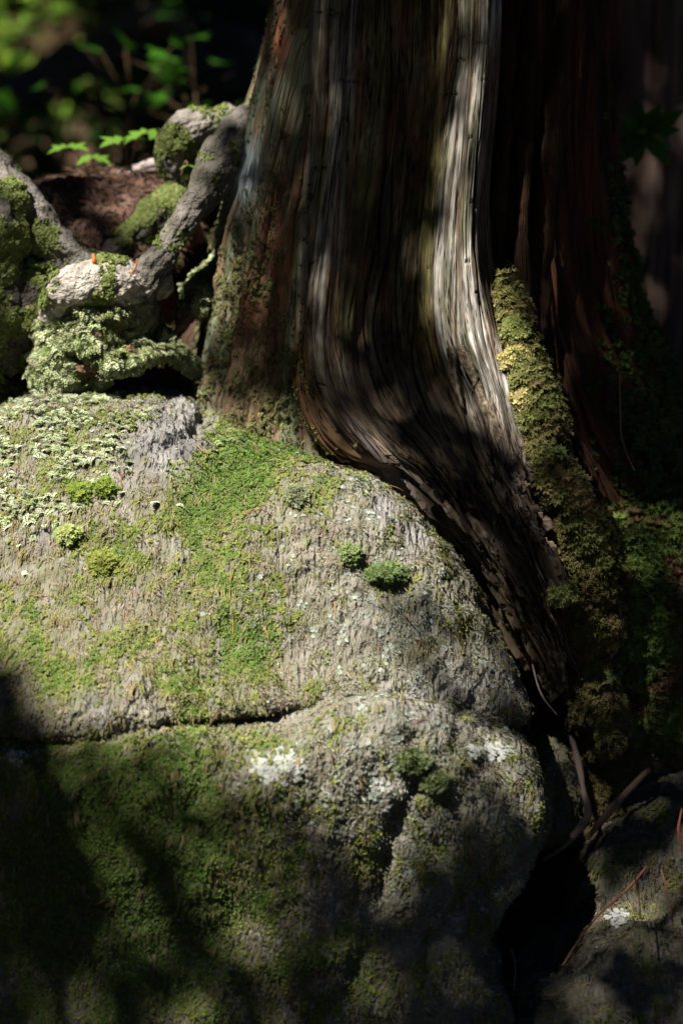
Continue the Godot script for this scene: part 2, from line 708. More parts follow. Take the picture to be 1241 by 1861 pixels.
func rock_paint(p: Vector3, _n: Vector3, _u: float, _v: float) -> Color:
	var t := nb.get_noise_3dv(p * 12.0)
	var c := mixc(Color(0.10, 0.093, 0.075), Color(0.185, 0.178, 0.155), 0.5 + t + nb.get_noise_3d(p.x * 60.0, p.y * 18.0, p.z * 60.0) * 0.5)
	c = mixc(c, Color(0.075, 0.09, 0.03), zone(p, zg) * 0.7 + 0.1 + nb.get_noise_3dv(p * 7.0) * 0.6 + na.get_noise_3d(p.x * 50.0, p.y * 12.0, p.z * 50.0) * 0.25)
	c = mixc(c, mixc(Color(0.10, 0.098, 0.10), Color(0.20, 0.195, 0.195), 0.5 + t * 1.2), zone(p, zb))
	return c

func rock_growth(S: Dictionary, o: Node3D, amount: float, mossy: float) -> void:
	var f := func(p: Vector3, _n: Vector3) -> float:
		return zone(p, zg) + mossy + nb.get_noise_3dv(p * 8.0) * 0.7 + na.get_noise_3d(p.x * 40.0, p.y * 8.0, p.z * 40.0) * 0.3
	growth(S, int(3500 * amount), "long", o, 0.9, func(p: Vector3, _n: Vector3):
		var g: float = f.call(p, _n)
		return [sm(-0.1, 0.3, g) * (1.0 - zone(p, zb)), mixc(Color(0.17, 0.14, 0.07), Color(0.09, 0.11, 0.03), rng.randf()), 0.8])
	growth(S, int(80000 * amount), "drip", o, 0.8, func(p: Vector3, n: Vector3):
		var g: float = f.call(p, n)
		var bare := zone(p, zb)
		var c := mixc(Color(0.155, 0.122, 0.08), Color(0.24, 0.205, 0.155), 0.5 + nb.get_noise_3dv(p * 18.0))
		c = mixc(c, Color(0.135, 0.145, 0.055), sm(0.0, 0.6, g + rng.randfn() * 0.2))
		c = mixc(c, Color(0.085, 0.125, 0.025), sm(0.35, 0.9, g + rng.randfn() * 0.15))
		c = mixc(c, Color(0.20, 0.215, 0.19), zone(p, zl) * 0.8)
		return [(1.0 - bare) * (0.08 + 0.85 * sm(-0.05, 0.2, nb.get_noise_3d(p.x * 34.0, p.y * 10.0, p.z * 34.0))) * (0.45 + 0.55 * sm(-0.1, 0.5, g)), c, 1.0])
	growth(S, int(90000 * amount), "fuzz", o, 0.3, func(p: Vector3, n: Vector3):
		var g: float = f.call(p, n)
		var c := mixc(Color(0.17, 0.18, 0.05), Color(0.07, 0.12, 0.022), sm(0.2, 0.9, g))
		return [sm(0.2, 0.7, g) * (0.5 + 0.5 * sm(-0.2, 0.1, nb.get_noise_3dv(p * 40.0))) * (1.0 - zone(p, zb)), c, 1.0])
	growth(S, int(260 * amount), "needle", o, 0.1, func(_p: Vector3, _n: Vector3): return [1.0, mixc(Color(0.10, 0.05, 0.03), Color(0.22, 0.13, 0.07), rng.randf()), 1.0], "litter", 0.002)
	growth(S, int(60000 * amount), "flake", o, 0.0, func(p: Vector3, _n: Vector3):
		var k := zone(p, zl)
		var sp := sm(0.12, 0.4, nb.get_noise_3dv(p * 26.0 + Vector3(4, 4, 4)))
		var c := mixc(Color(0.14, 0.175, 0.15), Color(0.27, 0.305, 0.28), rng.randf())
		return [clampf(k * 0.9, 0.0, 0.9) * sp + 0.02 * sp, c, 0.9], "lichen")

func boulders() -> void:
	zg = [Z(405, 885, .25, 85, 75, .8), Z(370, 1110, .4, 80, 110, .5), Z(455, 1190, .4, 60, 60, .5), Z(60, 1180, .4, 150, 60, .35), Z(190, 1030, .4, 50, 30, .5),
		Z(260, 1400, .4, 200, 90, .7), Z(300, 1560, .45, 130, 160, .7), Z(90, 1500, .4, 140, 120, .5), Z(100, 800, .1, 120, 60, .4), Z(520, 830, .1, 120, 40, .4), Z(230, 1700, .5, 300, 150, .4)]
	zl = [Z(680, 1110, .35, 120, 110, 1.0), Z(800, 1150, .3, 110, 110, .8), Z(650, 880, .2, 90, 50, .9), Z(640, 1380, .4, 120, 100, 1.0), Z(850, 1480, .4, 160, 150, .8), Z(800, 1700, .4, 170, 160, .6),
		Z(140, 800, .1, 120, 60, .7), Z(350, 1650, .45, 130, 150, .35), Z(480, 1130, .4, 50, 40, .6)]
	zb = [Z(312, 790, .05, 75, 55, 1.3), Z(690, 925, .25, 30, 35, 1.0), Z(755, 975, .25, 30, 32, .9), Z(195, 1255, .4, 25, 30, .9), Z(393, 1180, .42, 9, 55, .9), Z(60, 985, .35, 40, 20, .5), Z(790, 1240, .3, 130, 30, .8), Z(950, 1240, .2, 60, 80, .6)]
	# upper boulder
	var ring := []
	for q in [[-330, 1080, .05], [-280, 880, -.05], [-120, 770, -.15], [0, 738, -.18], [90, 712, -.18], [210, 718, -.18], [330, 735, -.17], [395, 765, -.14], [480, 790, -.12], [600, 832, -.06], [700, 880, -.02], [790, 955, .0], [855, 1035, .02], [905, 1130, .05], [940, 1210, .08], [945, 1270, .08], [905, 1280, .1], [800, 1246, .14], [690, 1222, .17], [570, 1240, .22], [430, 1261, .27], [200, 1282, .30], [0, 1292, .30], [-200, 1270, .30]]:
		ring.append(U(q[0], q[1], q[2]))
	var S := pebble(U(330, 1060, 0.06), ring, 0.33, 0.42, 380, 290, 0.5, 0.85)
	displace(S, func(p: Vector3, _n: Vector3, _u: float, _v: float):
		var cut := -0.02 * exp(-pow(((p - U(340, 800, .15)).y - (p - U(340, 800, .15)).x * 0.35) / 0.010, 2.0)) * sm(0.075, 0.03, absf(p.x - U(340, 800, .15).x))
		return rock_bumps(p) + cut)
	paint(S, rock_paint)
	var o := thing("boulder", "large rounded mossy boulder in sun under the stump, above the crack", "boulder", U(330, 1300, 0.0))
	put("rock", to_mesh(S), mat.rock, o)
	rock_growth(S, o, 1.05, 0.15)
	# broad pale feather moss along the crown of the boulder
	var crown := [Z(110, 800, .1, 150, 70, 1.2), Z(10, 900, .2, 70, 60, .6), Z(340, 760, -.05, 60, 22, .6)]
	growth(S, 26000, "frond", o, 0.75, func(p: Vector3, _n: Vector3):
		return [zone(p, crown) * (1.0 - 1.4 * zone(p, zb)) * sm(-0.3, 0.15, nb.get_noise_3dv(p * 14.0)), mixc(Color(0.24, 0.30, 0.14), Color(0.42, 0.46, 0.34), rng.randf()), 0.85])
	# lower boulder
	var joints := []
	for k in [[735, 1330, 755, 1410, .010, .012], [755, 1410, 700, 1560, .022, .014], [700, 1560, 640, 1760, .010, .016], [780, 1700, 900, 1610, .022, .02], [850, 1320, 790, 1390, .010, .014]]:
		var ka := U(k[0], k[1], .5)
		var kb := U(k[2], k[3], .5)
		joints.append([Vector2(ka.x, ka.y), Vector2(kb.x, kb.y), k[4], k[5]])
	ring = []
	for q in [[-330, 1600, .36], [-280, 1400, .36], [-100, 1325, .43], [100, 1320, .43], [300, 1312, .43], [430, 1306, .43], [540, 1288, .43], [640, 1270, .42], [720, 1266, .41], [800, 1280, .39], [850, 1312, .37], [885, 1340, .35], [940, 1352, .34], [975, 1410, .33], [986, 1485, .34], [962, 1560, .35], [915, 1612, .37], [885, 1670, .38], [882, 1750, .40], [915, 1850, .42], [900, 2000, .34], [600, 2120, .48], [200, 2150, .5], [-200, 2050, .46], [-330, 1850, .42]]:
		ring.append(U(q[0], q[1], q[2]))
	S = pebble(U(330, 1660, 0.43), ring, 0.17, 0.7, 380, 300, 0.42, 0.9)
	displace(S, func(p: Vector3, _n: Vector3, _u: float, _v: float):
		var d := rock_bumps(p * 1.0 + Vector3(3, 0, 0)) + nr.get_noise_3dv(p * 4.0 + Vector3(1, 2, 3)) * 0.008
		# old joints that run down the face and set off its right shoulder
		var q := Vector2(p.x, p.y) + Vector2(na.get_noise_3dv(p * 6.0), na.get_noise_3dv(p * 6.0 + Vector3(7, 0, 0))) * 0.02
		for k in joints:
			var c := Geometry2D.get_closest_point_to_segment(q, k[0], k[1])
			d -= k[2] * exp(-q.distance_squared_to(c) / (k[3] * k[3]))
		return d)
	paint(S, rock_paint)
	o = thing("boulder", "wide lower boulder half in shade, green moss below the crack", "boulder", U(330, 1900, 0.12))
	put("rock", to_mesh(S), mat.rock, o)
	rock_growth(S, o, 1.1, 0.2)
	# stones at the right of the lower boulder
	stone("dim mossy stone wedged in the gap behind the lower boulder's right shoulder", [[930, 1420, .0], [950, 1345, -.02], [1000, 1328, -.03], [1050, 1370, -.02], [1062, 1440, .0], [1030, 1510, .02], [960, 1500, .02]], [1000, 1420, -.02], .12, .2, 0.18, 0.25)
	stone("dark blocky stone in the shade under the lower boulder's right shoulder", [[690, 1800, .4], [720, 1700, .36], [800, 1650, .32], [870, 1690, .3], [905, 1790, .32], [920, 1900, .36], [800, 2000, .4], [680, 1950, .4]], [800, 1830, .34], .2, .3, 0.35, 0.0)
	stone("mossy boulder in the lower right corner with pale lichen spot", [[910, 1890, .42], [955, 1805, .38], [1010, 1765, .36], [1060, 1700, .32], [1115, 1645, .28], [1180, 1635, .26], [1270, 1610, .25], [1420, 1680, .3], [1450, 1900, .4], [1250, 2060, .45], [960, 2040, .45]], [1180, 1850, .34], .24, .3, 0.7, 0.05)
	stone("shaded mossy stone at the right edge below the twigs", [[1050, 1640, .12], [1060, 1540, .08], [1100, 1480, .05], [1170, 1440, .03], [1260, 1420, .02], [1380, 1500, .05], [1400, 1650, .1], [1250, 1720, .14], [1120, 1710, .14]], [1210, 1580, .08], .16, .25, 0.5, 0.1)
	stone("low dark rock behind the mossy tangle at the right edge", [[1060, 1420, -.1], [1090, 1350, -.12], [1150, 1320, -.14], [1240, 1312, -.14], [1360, 1340, -.14], [1390, 1450, -.1], [1250, 1520, -.08], [1110, 1500, -.08]], [1210, 1420, -.1], .12, .25, 0.4, 0.25)

func stone(label: String, q: Array, mid: Array, front: float, back: float, amount: float, mossy: float) -> void:
	var ring := []
	for k in q: ring.append(U(k[0], k[1], k[2]))
	var c := U(mid[0], mid[1], mid[2])
	var S := pebble(c, ring, front, back, 200, 150, 0.62, 0.85)
	displace(S, func(p: Vector3, _n: Vector3, _u: float, _v: float):
		return rock_bumps(p) * 0.9 + nr.get_noise_3dv(p * 5.0) * 0.016 + nb.get_noise_3dv(p * 5.0 + Vector3(3, 3, 3)) * 0.02)
	paint(S, func(p: Vector3, n: Vector3, u: float, v: float):
		return rock_paint(p, n, u, v) * 0.85)
	var o := thing("stone", label, "stone", c)
	put("rock", to_mesh(S), mat.rock, o)
	rock_growth(S, o, amount * 0.33, mossy)

# ---------------------------------------------------------------- the stump
func stump() -> void:
	var o := thing("cedar_stump", "tall dead cedar stump with bare grey wood face and dark bark", "tree stump", U(780, 800, -0.4))
	# rounded body: dark bark on the right, mossy flank on the left
	var py := [-260.0, 0.0, 230.0, 420.0, 560.0, 660.0, 730.0, 800.0, 900.0]
	var lx := [530.0, 510.0, 447.0, 402.0, 378.0, 356.0, 338.0, 326.0, 318.0]
	var rx := [1095.0, 1100.0, 1108.0, 1122.0, 1155.0, 1205.0, 1250.0, 1310.0, 1380.0]
	var S := grid(400, 290, true, func(u: float, v: float):
		var row := lerpf(-260.0, 900.0, v)
		var zc := -0.42
		var a := U(tab(py, lx, row), row, zc)
		var b := U(tab(py, rx, row), row, zc)
		var mid := (a + b) * 0.5
		var half := (b.x - a.x) * 0.5
		var th := u / 0.64 * PI if u < 0.64 else PI + (u - 0.64) / 0.36 * PI
		var cx := -cos(th)
		var sx := sin(th)
		var fl := 0.34 + 0.05 * sm(500.0, 800.0, row)
		return Vector3(mid.x + half * signf(cx) * pow(absf(cx), 0.9), mid.y, zc + (fl if sx > 0 else 0.4) * signf(sx) * pow(absf(sx), 0.8)))
	displace(S, func(p: Vector3, n: Vector3, u: float, v: float):
		var q := Vector3(u * 26.0, p.y * 0.9, 0)
		var right := sm(0.35, 0.45, u)
		var d := nr.get_noise_3dv(q * Vector3(0.8, 0.8, 1)) * lerpf(0.030, 0.035, right)
		d += nb.get_noise_3d(u * 120.0, p.y * 5.0, 2.0) * 0.006
		d += nb.get_noise_3dv(p * 22.0) * 0.010 * (1.0 - right) * sm(0.4, 0.7, v)
		return d - 0.01)
	var blue := [Z(447, 308, -.35, 26, 48, 1.8)]
	var redz := [Z(512, 70, -.35, 10, 45, 1.0), Z(500, 420, -.2, 30, 120, .5), Z(450, 560, -.2, 40, 60, .5)]
	paint(S, func(p: Vector3, n: Vector3, u: float, v: float):
		var st := nb.get_noise_3d(u * 60.0, p.y * 3.0, 7.0)
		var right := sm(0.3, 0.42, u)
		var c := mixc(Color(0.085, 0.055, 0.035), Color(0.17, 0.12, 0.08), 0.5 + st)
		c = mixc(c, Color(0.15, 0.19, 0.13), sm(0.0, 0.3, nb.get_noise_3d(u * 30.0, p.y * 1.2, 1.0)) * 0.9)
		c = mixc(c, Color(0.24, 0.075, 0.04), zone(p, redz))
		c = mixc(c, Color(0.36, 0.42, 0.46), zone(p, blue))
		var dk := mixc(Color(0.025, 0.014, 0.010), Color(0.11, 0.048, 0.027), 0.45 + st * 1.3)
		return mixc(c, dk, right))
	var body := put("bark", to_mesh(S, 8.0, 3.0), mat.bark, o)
	# moss and lichen on the left flank, and down the far right edge
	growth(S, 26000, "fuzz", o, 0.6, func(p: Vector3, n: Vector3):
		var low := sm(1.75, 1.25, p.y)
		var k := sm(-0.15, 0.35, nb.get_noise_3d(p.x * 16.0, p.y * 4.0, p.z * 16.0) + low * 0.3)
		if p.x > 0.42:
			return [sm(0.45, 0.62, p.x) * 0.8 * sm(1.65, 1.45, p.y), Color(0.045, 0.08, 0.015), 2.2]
		if p.x > -0.05: return [0.0, Color.BLACK, 1.0]
		k *= 1.0 - clampf(zone(p, blue), 0.0, 1.0)
		return [k, mixc(mixc(Color(0.10, 0.13, 0.06), Color(0.16, 0.15, 0.06), low), Color(0.07, 0.055, 0.03), rng.randf() * 0.7), 0.9])
	growth(S, 14000, "frond", o, 0.7, func(p: Vector3, n: Vector3):
		if p.x > -0.02: return [0.0, Color.BLACK, 1.0]
		return [sm(1.6, 1.2, p.y) * sm(-0.1, 0.25, nb.get_noise_3dv(p * 11.0)), mixc(Color(0.10, 0.085, 0.035), Color(0.16, 0.18, 0.07), rng.randf()), 0.75])
	# bare wood face: flow lines from the top down into the root that runs off to the right
	var PX := [
		[[572, -160], [562, 50], [560, 230], [548, 430], [543, 600], [540, 718], [588, 817], [700, 872], [850, 1035], [950, 1185], [1018, 1262]],
		[[625, -160], [610, 50], [600, 230], [578, 430], [566, 600], [584, 720], [645, 814], [738, 872], [866, 1022], [958, 1172], [1022, 1258]],
		[[665, -160], [655, 50], [645, 230], [625, 430], [612, 600], [634, 722], [705, 815], [778, 878], [882, 1008], [966, 1152], [1026, 1252]],
		[[725, -160], [722, 50], [715, 230], [690, 430], [677, 600], [706, 728], [765, 815], [822, 886], [902, 996], [976, 1132], [1030, 1244]],
		[[785, -160], [785, 50], [775, 230], [755, 430], [747, 600], [776, 728], [820, 815], [864, 890], [922, 986], [985, 1110], [1033, 1236]],
		[[832, -160], [830, 50], [815, 230], [795, 430], [792, 590], [832, 718], [868, 815], [902, 890], [942, 976], [994, 1090], [1036, 1230]],
		[[868, -160], [866, 50], [850, 230], [835, 430], [842, 590], [877, 712], [905, 812], [932, 888], [964, 970], [1004, 1076], [1038, 1226]],
		[[897, -160], [897, 50], [882, 230], [868, 430], [896, 598], [917, 706], [937, 808], [957, 884], [984, 964], [1014, 1066], [1040, 1222]],
		[[906, -160], [906, 50], [893, 230], [886, 430], [916, 606], [932, 702], [948, 804], [970, 880], [998, 960], [1024, 1060], [1042, 1220]]]
	var PZ := [
		[-.16, -.16, -.15, -.13, -.10, -.06, -.02, .02, .04, .06, .06],
		[-.01, -.01, .0, .0, .01, .02, .06, .10, .12, .13, .10],
		[-.02, -.02, -.02, -.01, .02, .06, .12, .15, .16, .16, .12],
		[-.07, -.07, -.07, -.06, -.03, .05, .13, .17, .18, .18, .13],
		[-.06, -.06, -.06, -.04, .0, .08, .15, .19, .2, .19, .13],
		[.0, .0, .0, .02, .05, .10, .17, .2, .21, .2, .13],
		[.035, .035, .035, .055, .08, .13, .18, .21, .21, .2, .13],
		[.03, .03, .03, .04, .06, .1, .15, .18, .19, .18, .12],
		[-.08, -.08, -.08, -.06, -.03, .02, .06, .1, .11, .11, .10]]
	var lines := []
	for i in 9:
		var l := []
		for j in 11: l.append(U(PX[i][j][0], PX[i][j][1], PZ[i][j]))
		lines.append(l)
	# the hidden back of the face, inside the stump
	for s in [[8, 0.0, -.13], [4, 0.0, -.24], [0, 0.03, -.13]]:
		var l := []
		for j in 11:
			var q: Vector3 = lines[s[0]][j]
			var end := 0.3 if j > 6 else 1.0
			l.append(q + Vector3(s[1] * end, 0, s[2] * end))
		lines.append(l)
	var NL := lines.size()
	S = grid(440, 460, true, func(u: float, v: float):
		var uu := u / 0.86 * 8.0 if u < 0.86 else 8.0 + (u - 0.86) / 0.14 * 4.0
		var i := int(uu)
		var p0 := crv(lines[posmod(i - 1, NL)], v)
		var p1 := crv(lines[i % NL], v)
		var p2 := crv(lines[(i + 1) % NL], v)
		var p3 := crv(lines[(i + 2) % NL], v)
		return p1.cubic_interpolate(p2, p0, p3, uu - i))
	var cracks := []
	var cr := RandomNumberGenerator.new()
	cr.seed = 12
	for i in 30:
		cracks.append([cr.randf_range(0.03, 0.83), cr.randf_range(-0.1, 0.5), cr.randf_range(0.15, 0.5), cr.randf_range(0.003, 0.008), cr.randf_range(0.0022, 0.004), cr.randf() * 50.0])
	cracks.append([0.525, -0.1, 1.0, 0.010, 0.0034, 3.0])
	cracks.append([0.60, -0.1, 1.0, 0.009, 0.0032, 8.0])
	cracks.append([0.72, 0.0, 0.9, 0.007, 0.003, 18.0])
	cracks.append([0.30, -0.1, 1.1, 0.007, 0.003, 28.0])
	cracks.append([0.10, -0.1, 0.8, 0.006, 0.003, 33.0])
	var checks := []
	for i in 22:
		var uu := cr.randf_range(0.02, 0.2) if i % 2 else cr.randf_range(0.5, 0.8)
		checks.append([uu, cr.randf_range(0.02, 0.5), cr.randf_range(0.012, 0.05), cr.randf_range(0.002, 0.005)])
	var near := []
	for i in 41:
		near.append([])
		for k in cracks:
			if absf(k[0] - i / 40.0) < 0.05: near[i].append(k)
	var gash := func(u: float, v: float) -> float:
		var d := 0.0
		for k in near[int(u * 40.0 + 0.5)]:
			if v < k[1] or v > k[1] + k[2]: continue
			var w: float = k[0] + na.get_noise_2d(v * 5.0, k[5]) * 0.022
			var q: float = absf(u - w) / k[4]
			if q < 3.0:
				d += k[3] * exp(-q * q) * sm(0.0, 0.08, v - k[1]) * sm(0.0, 0.08, k[1] + k[2] - v)
		for k in checks:
			if absf(u - k[0]) > k[2]: continue
			var q: float = absf(v - k[1] - na.get_noise_2d(u * 25.0, k[1] * 90.0) * 0.0015) / 0.0012
			if q < 3.0: d += k[3] * exp(-q * q)
		return minf(d, 0.014)
	displace(S, func(p: Vector3, n: Vector3, u: float, v: float):
		if u > 0.88: return 0.0
		var low := sm(0.55, 0.75, v)
		var d := na.get_noise_2d(u * 10.0, v * 2.2) * 0.007 + na.get_noise_2d(u * 34.0, v * 3.0 + 9.0) * 0.0010 + nr.get_noise_2d(u * 9.0, v * 1.4) * 0.006
		d += nb.get_noise_2d(u * 60.0, v * 9.0) * 0.0009
		# rotten, ragged steps low down where plates of wood have broken away
		var st := na.get_noise_2d(u * 16.0, v * 9.0 + 30.0) * 0.5 + nb.get_noise_2d(u * 40.0, v * 16.0) * 0.35
		d += low * (sm(0.0, 0.05, st) * 0.012 + sm(0.22, 0.26, st) * 0.012 - 0.01)
		d += low * nr.get_noise_2d(u * 22.0, v * 3.0) * 0.012
		return d - gash.call(u, v))
	var olive := Color(0.125, 0.115, 0.06)
	paint(S, func(p: Vector3, n: Vector3, u: float, v: float):
		var s1 := nb.get_noise_2d(u * 24.0, v * 4.0 + 5.0) * 0.8 + nb.get_noise_2d(u * 30.0, v * 30.0) * 0.4
		var s2 := na.get_noise_2d(u * 25.0, v * 3.0 + 77.0)
		var c := mixc(Color(0.25, 0.238, 0.215), Color(0.50, 0.485, 0.455), 0.5 + s1)
		var groove := sm(0.14, 0.24, u) * sm(0.56, 0.48, u)
		c = mixc(c, mixc(olive, Color(0.12, 0.085, 0.05), 0.5 + s2 * 0.8), groove * 0.9)
		c = mixc(c, Color(0.26, 0.23, 0.10), sm(0.42, 0.48, u) * sm(0.56, 0.5, u) * 0.8)
		c = mixc(c, Color(0.20, 0.18, 0.14), sm(0.2, 0.05, u) * 0.55)
		c = mixc(c, Color(0.09, 0.06, 0.035), sm(0.05, 0.4, s2) * 0.6)
		var s3 := nb.get_noise_2d(u * 9.0 + 40.0, v * 7.0)
		c = mixc(c, Color(0.12, 0.125, 0.05), sm(0.05, 0.35, s3) * 0.6)
		c = mixc(c, Color(0.15, 0.07, 0.03), sm(0.12, 0.4, nb.get_noise_2d(u * 14.0 + 90.0, v * 5.0)) * 0.55)
		c = mixc(c, Color(0.075, 0.06, 0.085), sm(0.1, 0.35, nb.get_noise_2d(u * 8.0 + 140.0, v * 6.0)) * sm(0.4, 0.55, v) * 0.8)
		c *= 1.0 + 0.5 * nb.get_noise_2d(u * 40.0, v * 40.0)
		# dark damp stain along the bend and the broken wood below it
		var bend := sm(0.42, 0.56, v + (u - 0.5) * -0.18)
		c = mixc(c, mixc(Color(0.07, 0.06, 0.06), Color(0.16, 0.12, 0.085), 0.5 + s1 * 1.3), bend * (1.0 - sm(0.72, 0.8, u) * sm(0.6, 0.5, v)) * 0.85)
		c = mixc(c, mixc(Color(0.07, 0.04, 0.022), Color(0.19, 0.11, 0.055), 0.5 + s1), sm(0.15, 0.05, u) * sm(0.36, 0.44, v) * sm(0.70, 0.6, v))
		c = mixc(c, Color(0.30, 0.22, 0.13), sm(0.78, 0.86, v) * (0.35 + s1 * 0.5))
		# a dark line of old bark down the right of the pale ridge
		c = mixc(c, Color(0.12, 0.085, 0.06), sm(0.725, 0.765, u + na.get_noise_2d(v * 14.0, 4.0) * 0.02) * sm(0.42, 0.36, v) * sm(0.08, 0.14, v) * 0.9)
		c = mixc(c, Color(0.05, 0.035, 0.025), gash.call(u, v) / 0.006)
		return c)
	put("bare_wood", to_mesh(S, 1.0, 0.9), mat.wood, o)
	# moss creeping over the left edge of the wood near the boulder, and dust of lichen higher up
	var edge := [Z(545, 690, .0, 22, 90), Z(575, 800, .05, 50, 20), Z(555, 420, .0, 10, 160, .35)]
	growth(S, 16000, "fuzz", o, 0.5, func(p: Vector3, _n: Vector3):
		return [zone(p, edge) * sm(-0.2, 0.2, nb.get_noise_3dv(p * 14.0)), mixc(Color(0.07, 0.075, 0.025), Color(0.15, 0.12, 0.055), rng.randf()), 1.2])
	# moss-covered root right of the bare wood
	S = tube([[905, 470, -.08, .010], [918, 540, -.01, .016], [934, 600, .03, .022], [955, 680, .06, .027], [984, 800, .10, .034], [1020, 920, .12, .052], [1050, 1040, .12, .054], [1070, 1150, .10, .046], [1080, 1250, .08, .035], [1082, 1330, .06, .012]], 160, 90, 0.024, 15.0)
	paint(S, func(p: Vector3, _n: Vector3, _u: float, _v: float):
		return mixc(Color(0.05, 0.03, 0.02), Color(0.14, 0.10, 0.05), 0.5 + nb.get_noise_3dv(p * 25.0)))
	put("root", to_mesh(S, 2.0, 4.0), mat.bark, o)
	growth(S, 5200, "star", o, 0.2, func(p: Vector3, _n: Vector3):
		var k := sm(-0.02, 0.14, nb.get_noise_3dv(p * 13.0))
		var yel := nb.get_noise_3dv(p * 8.0 + Vector3(5, 0, 0))
		var c := mixc(Color(0.09, 0.12, 0.03), Color(0.26, 0.21, 0.085), sm(0.0, 0.35, yel))
		return [k, mixc(c, Color(0.10, 0.06, 0.03), rng.randf() * 0.6), 0.9])
	growth(S, 16000, "fuzz", o, 0.5, func(p: Vector3, _n: Vector3):
		return [sm(-0.05, 0.25, nb.get_noise_3dv(p * 16.0)), mixc(Color(0.07, 0.085, 0.025), Color(0.14, 0.11, 0.05), rng.randf()), 1.3])
	growth(S, 6000, "frond", o, 0.7, func(p: Vector3, _n: Vector3):
		return [sm(-0.1, 0.2, nb.get_noise_3dv(p * 9.0 + Vector3(2, 2, 2))), mixc(Color(0.07, 0.06, 0.02), Color(0.16, 0.15, 0.05), rng.randf()), 0.9])
	# ribs of bark on the dark side and a hanging flap of bark at the top right
	for q in [[[1028, -150, -.10, .016], [1020, 60, -.10, .018], [1008, 220, -.09, .016], [1000, 400, -.08, .014], [990, 560, -.06, .010], [985, 640, -.05, .004]],
			[[925, -150, -.06, .012], [922, 60, -.06, .014], [915, 230, -.05, .012], [905, 360, -.04, .012], [905, 480, -.02, .004]],
			[[965, -150, -.08, .012], [960, 100, -.08, .014], [950, 330, -.07, .013], [950, 520, -.05, .012], [985, 700, -.02, .010], [1040, 800, .0, .004]],
			[[1075, -150, -.22, .02], [1070, 100, -.22, .02], [1068, 300, -.22, .02], [1078, 480, -.24, .018], [1100, 640, -.3, .006]]]:
		S = tube(q, 90, 14, 0.010, 22.0)
		paint(S, func(p: Vector3, _n: Vector3, u: float, _v: float):
			return mixc(Color(0.018, 0.010, 0.007), Color(0.065, 0.032, 0.017), 0.4 + nb.get_noise_3d(p.x * 60.0, p.y * 6.0, p.z * 60.0) * 1.3))
		put("bark_rib", to_mesh(S, 1.0, 4.0), mat.bark, o)
	S = tube([[1078, 60, -.3, .02], [1092, 120, -.28, .02], [1097, 170, -.27, .017], [1100, 200, -.27, .012], [1104, 218, -.27, .004]], 40, 12, 0.008, 30.0, 0.5)
	paint(S, func(p: Vector3, _n: Vector3, _u: float, _v: float): return mixc(Color(0.03, 0.02, 0.015), Color(0.09, 0.05, 0.03), 0.5 + nb.get_noise_3dv(p * 40.0)))
	put("bark_flap", to_mesh(S, 1.0, 2.0), mat.bark, o)
	# splinters of wood standing off where the face has broken away
	for q in [[[838, 628, .115, .008], [850, 660, .125, .012], [862, 690, .128, .008], [858, 704, .132, .001]], [[820, 632, .10, .006], [826, 690, .125, .007], [842, 742, .14, .002]], [[890, 735, .145, .01], [905, 790, .165, .012], [925, 842, .178, .008], [932, 856, .182, .001]],
			[[868, 700, .13, .006], [884, 745, .15, .008], [900, 790, .165, .002]], [[990, 1130, .17, .012], [1006, 1180, .165, .016], [1022, 1228, .15, .012], [1030, 1256, .145, .001]], [[1010, 1140, .17, .010], [1020, 1190, .165, .012], [1024, 1240, .16, .001]], [[970, 1120, .165, .010], [985, 1165, .165, .012], [1004, 1215, .16, .001]],
			[[770, 880, .16, .006], [815, 925, .178, .008], [850, 970, .185, .002]], [[850, 930, .19, .006], [885, 985, .195, .008], [915, 1040, .195, .002]], [[905, 1040, .185, .006], [935, 1090, .185, .009], [950, 1130, .18, .002]]]:
		S = tube(q, 26, 9, 0.004, 60.0, 0.45)
		paint(S, func(p: Vector3, _n: Vector3, _u: float, _v: float): return mixc(Color(0.10, 0.075, 0.05), Color(0.34, 0.29, 0.22), 0.5 + nb.get_noise_3dv(p * 70.0)))
		put("splinter", to_mesh(S, 0.4, 0.5), mat.wood, o)

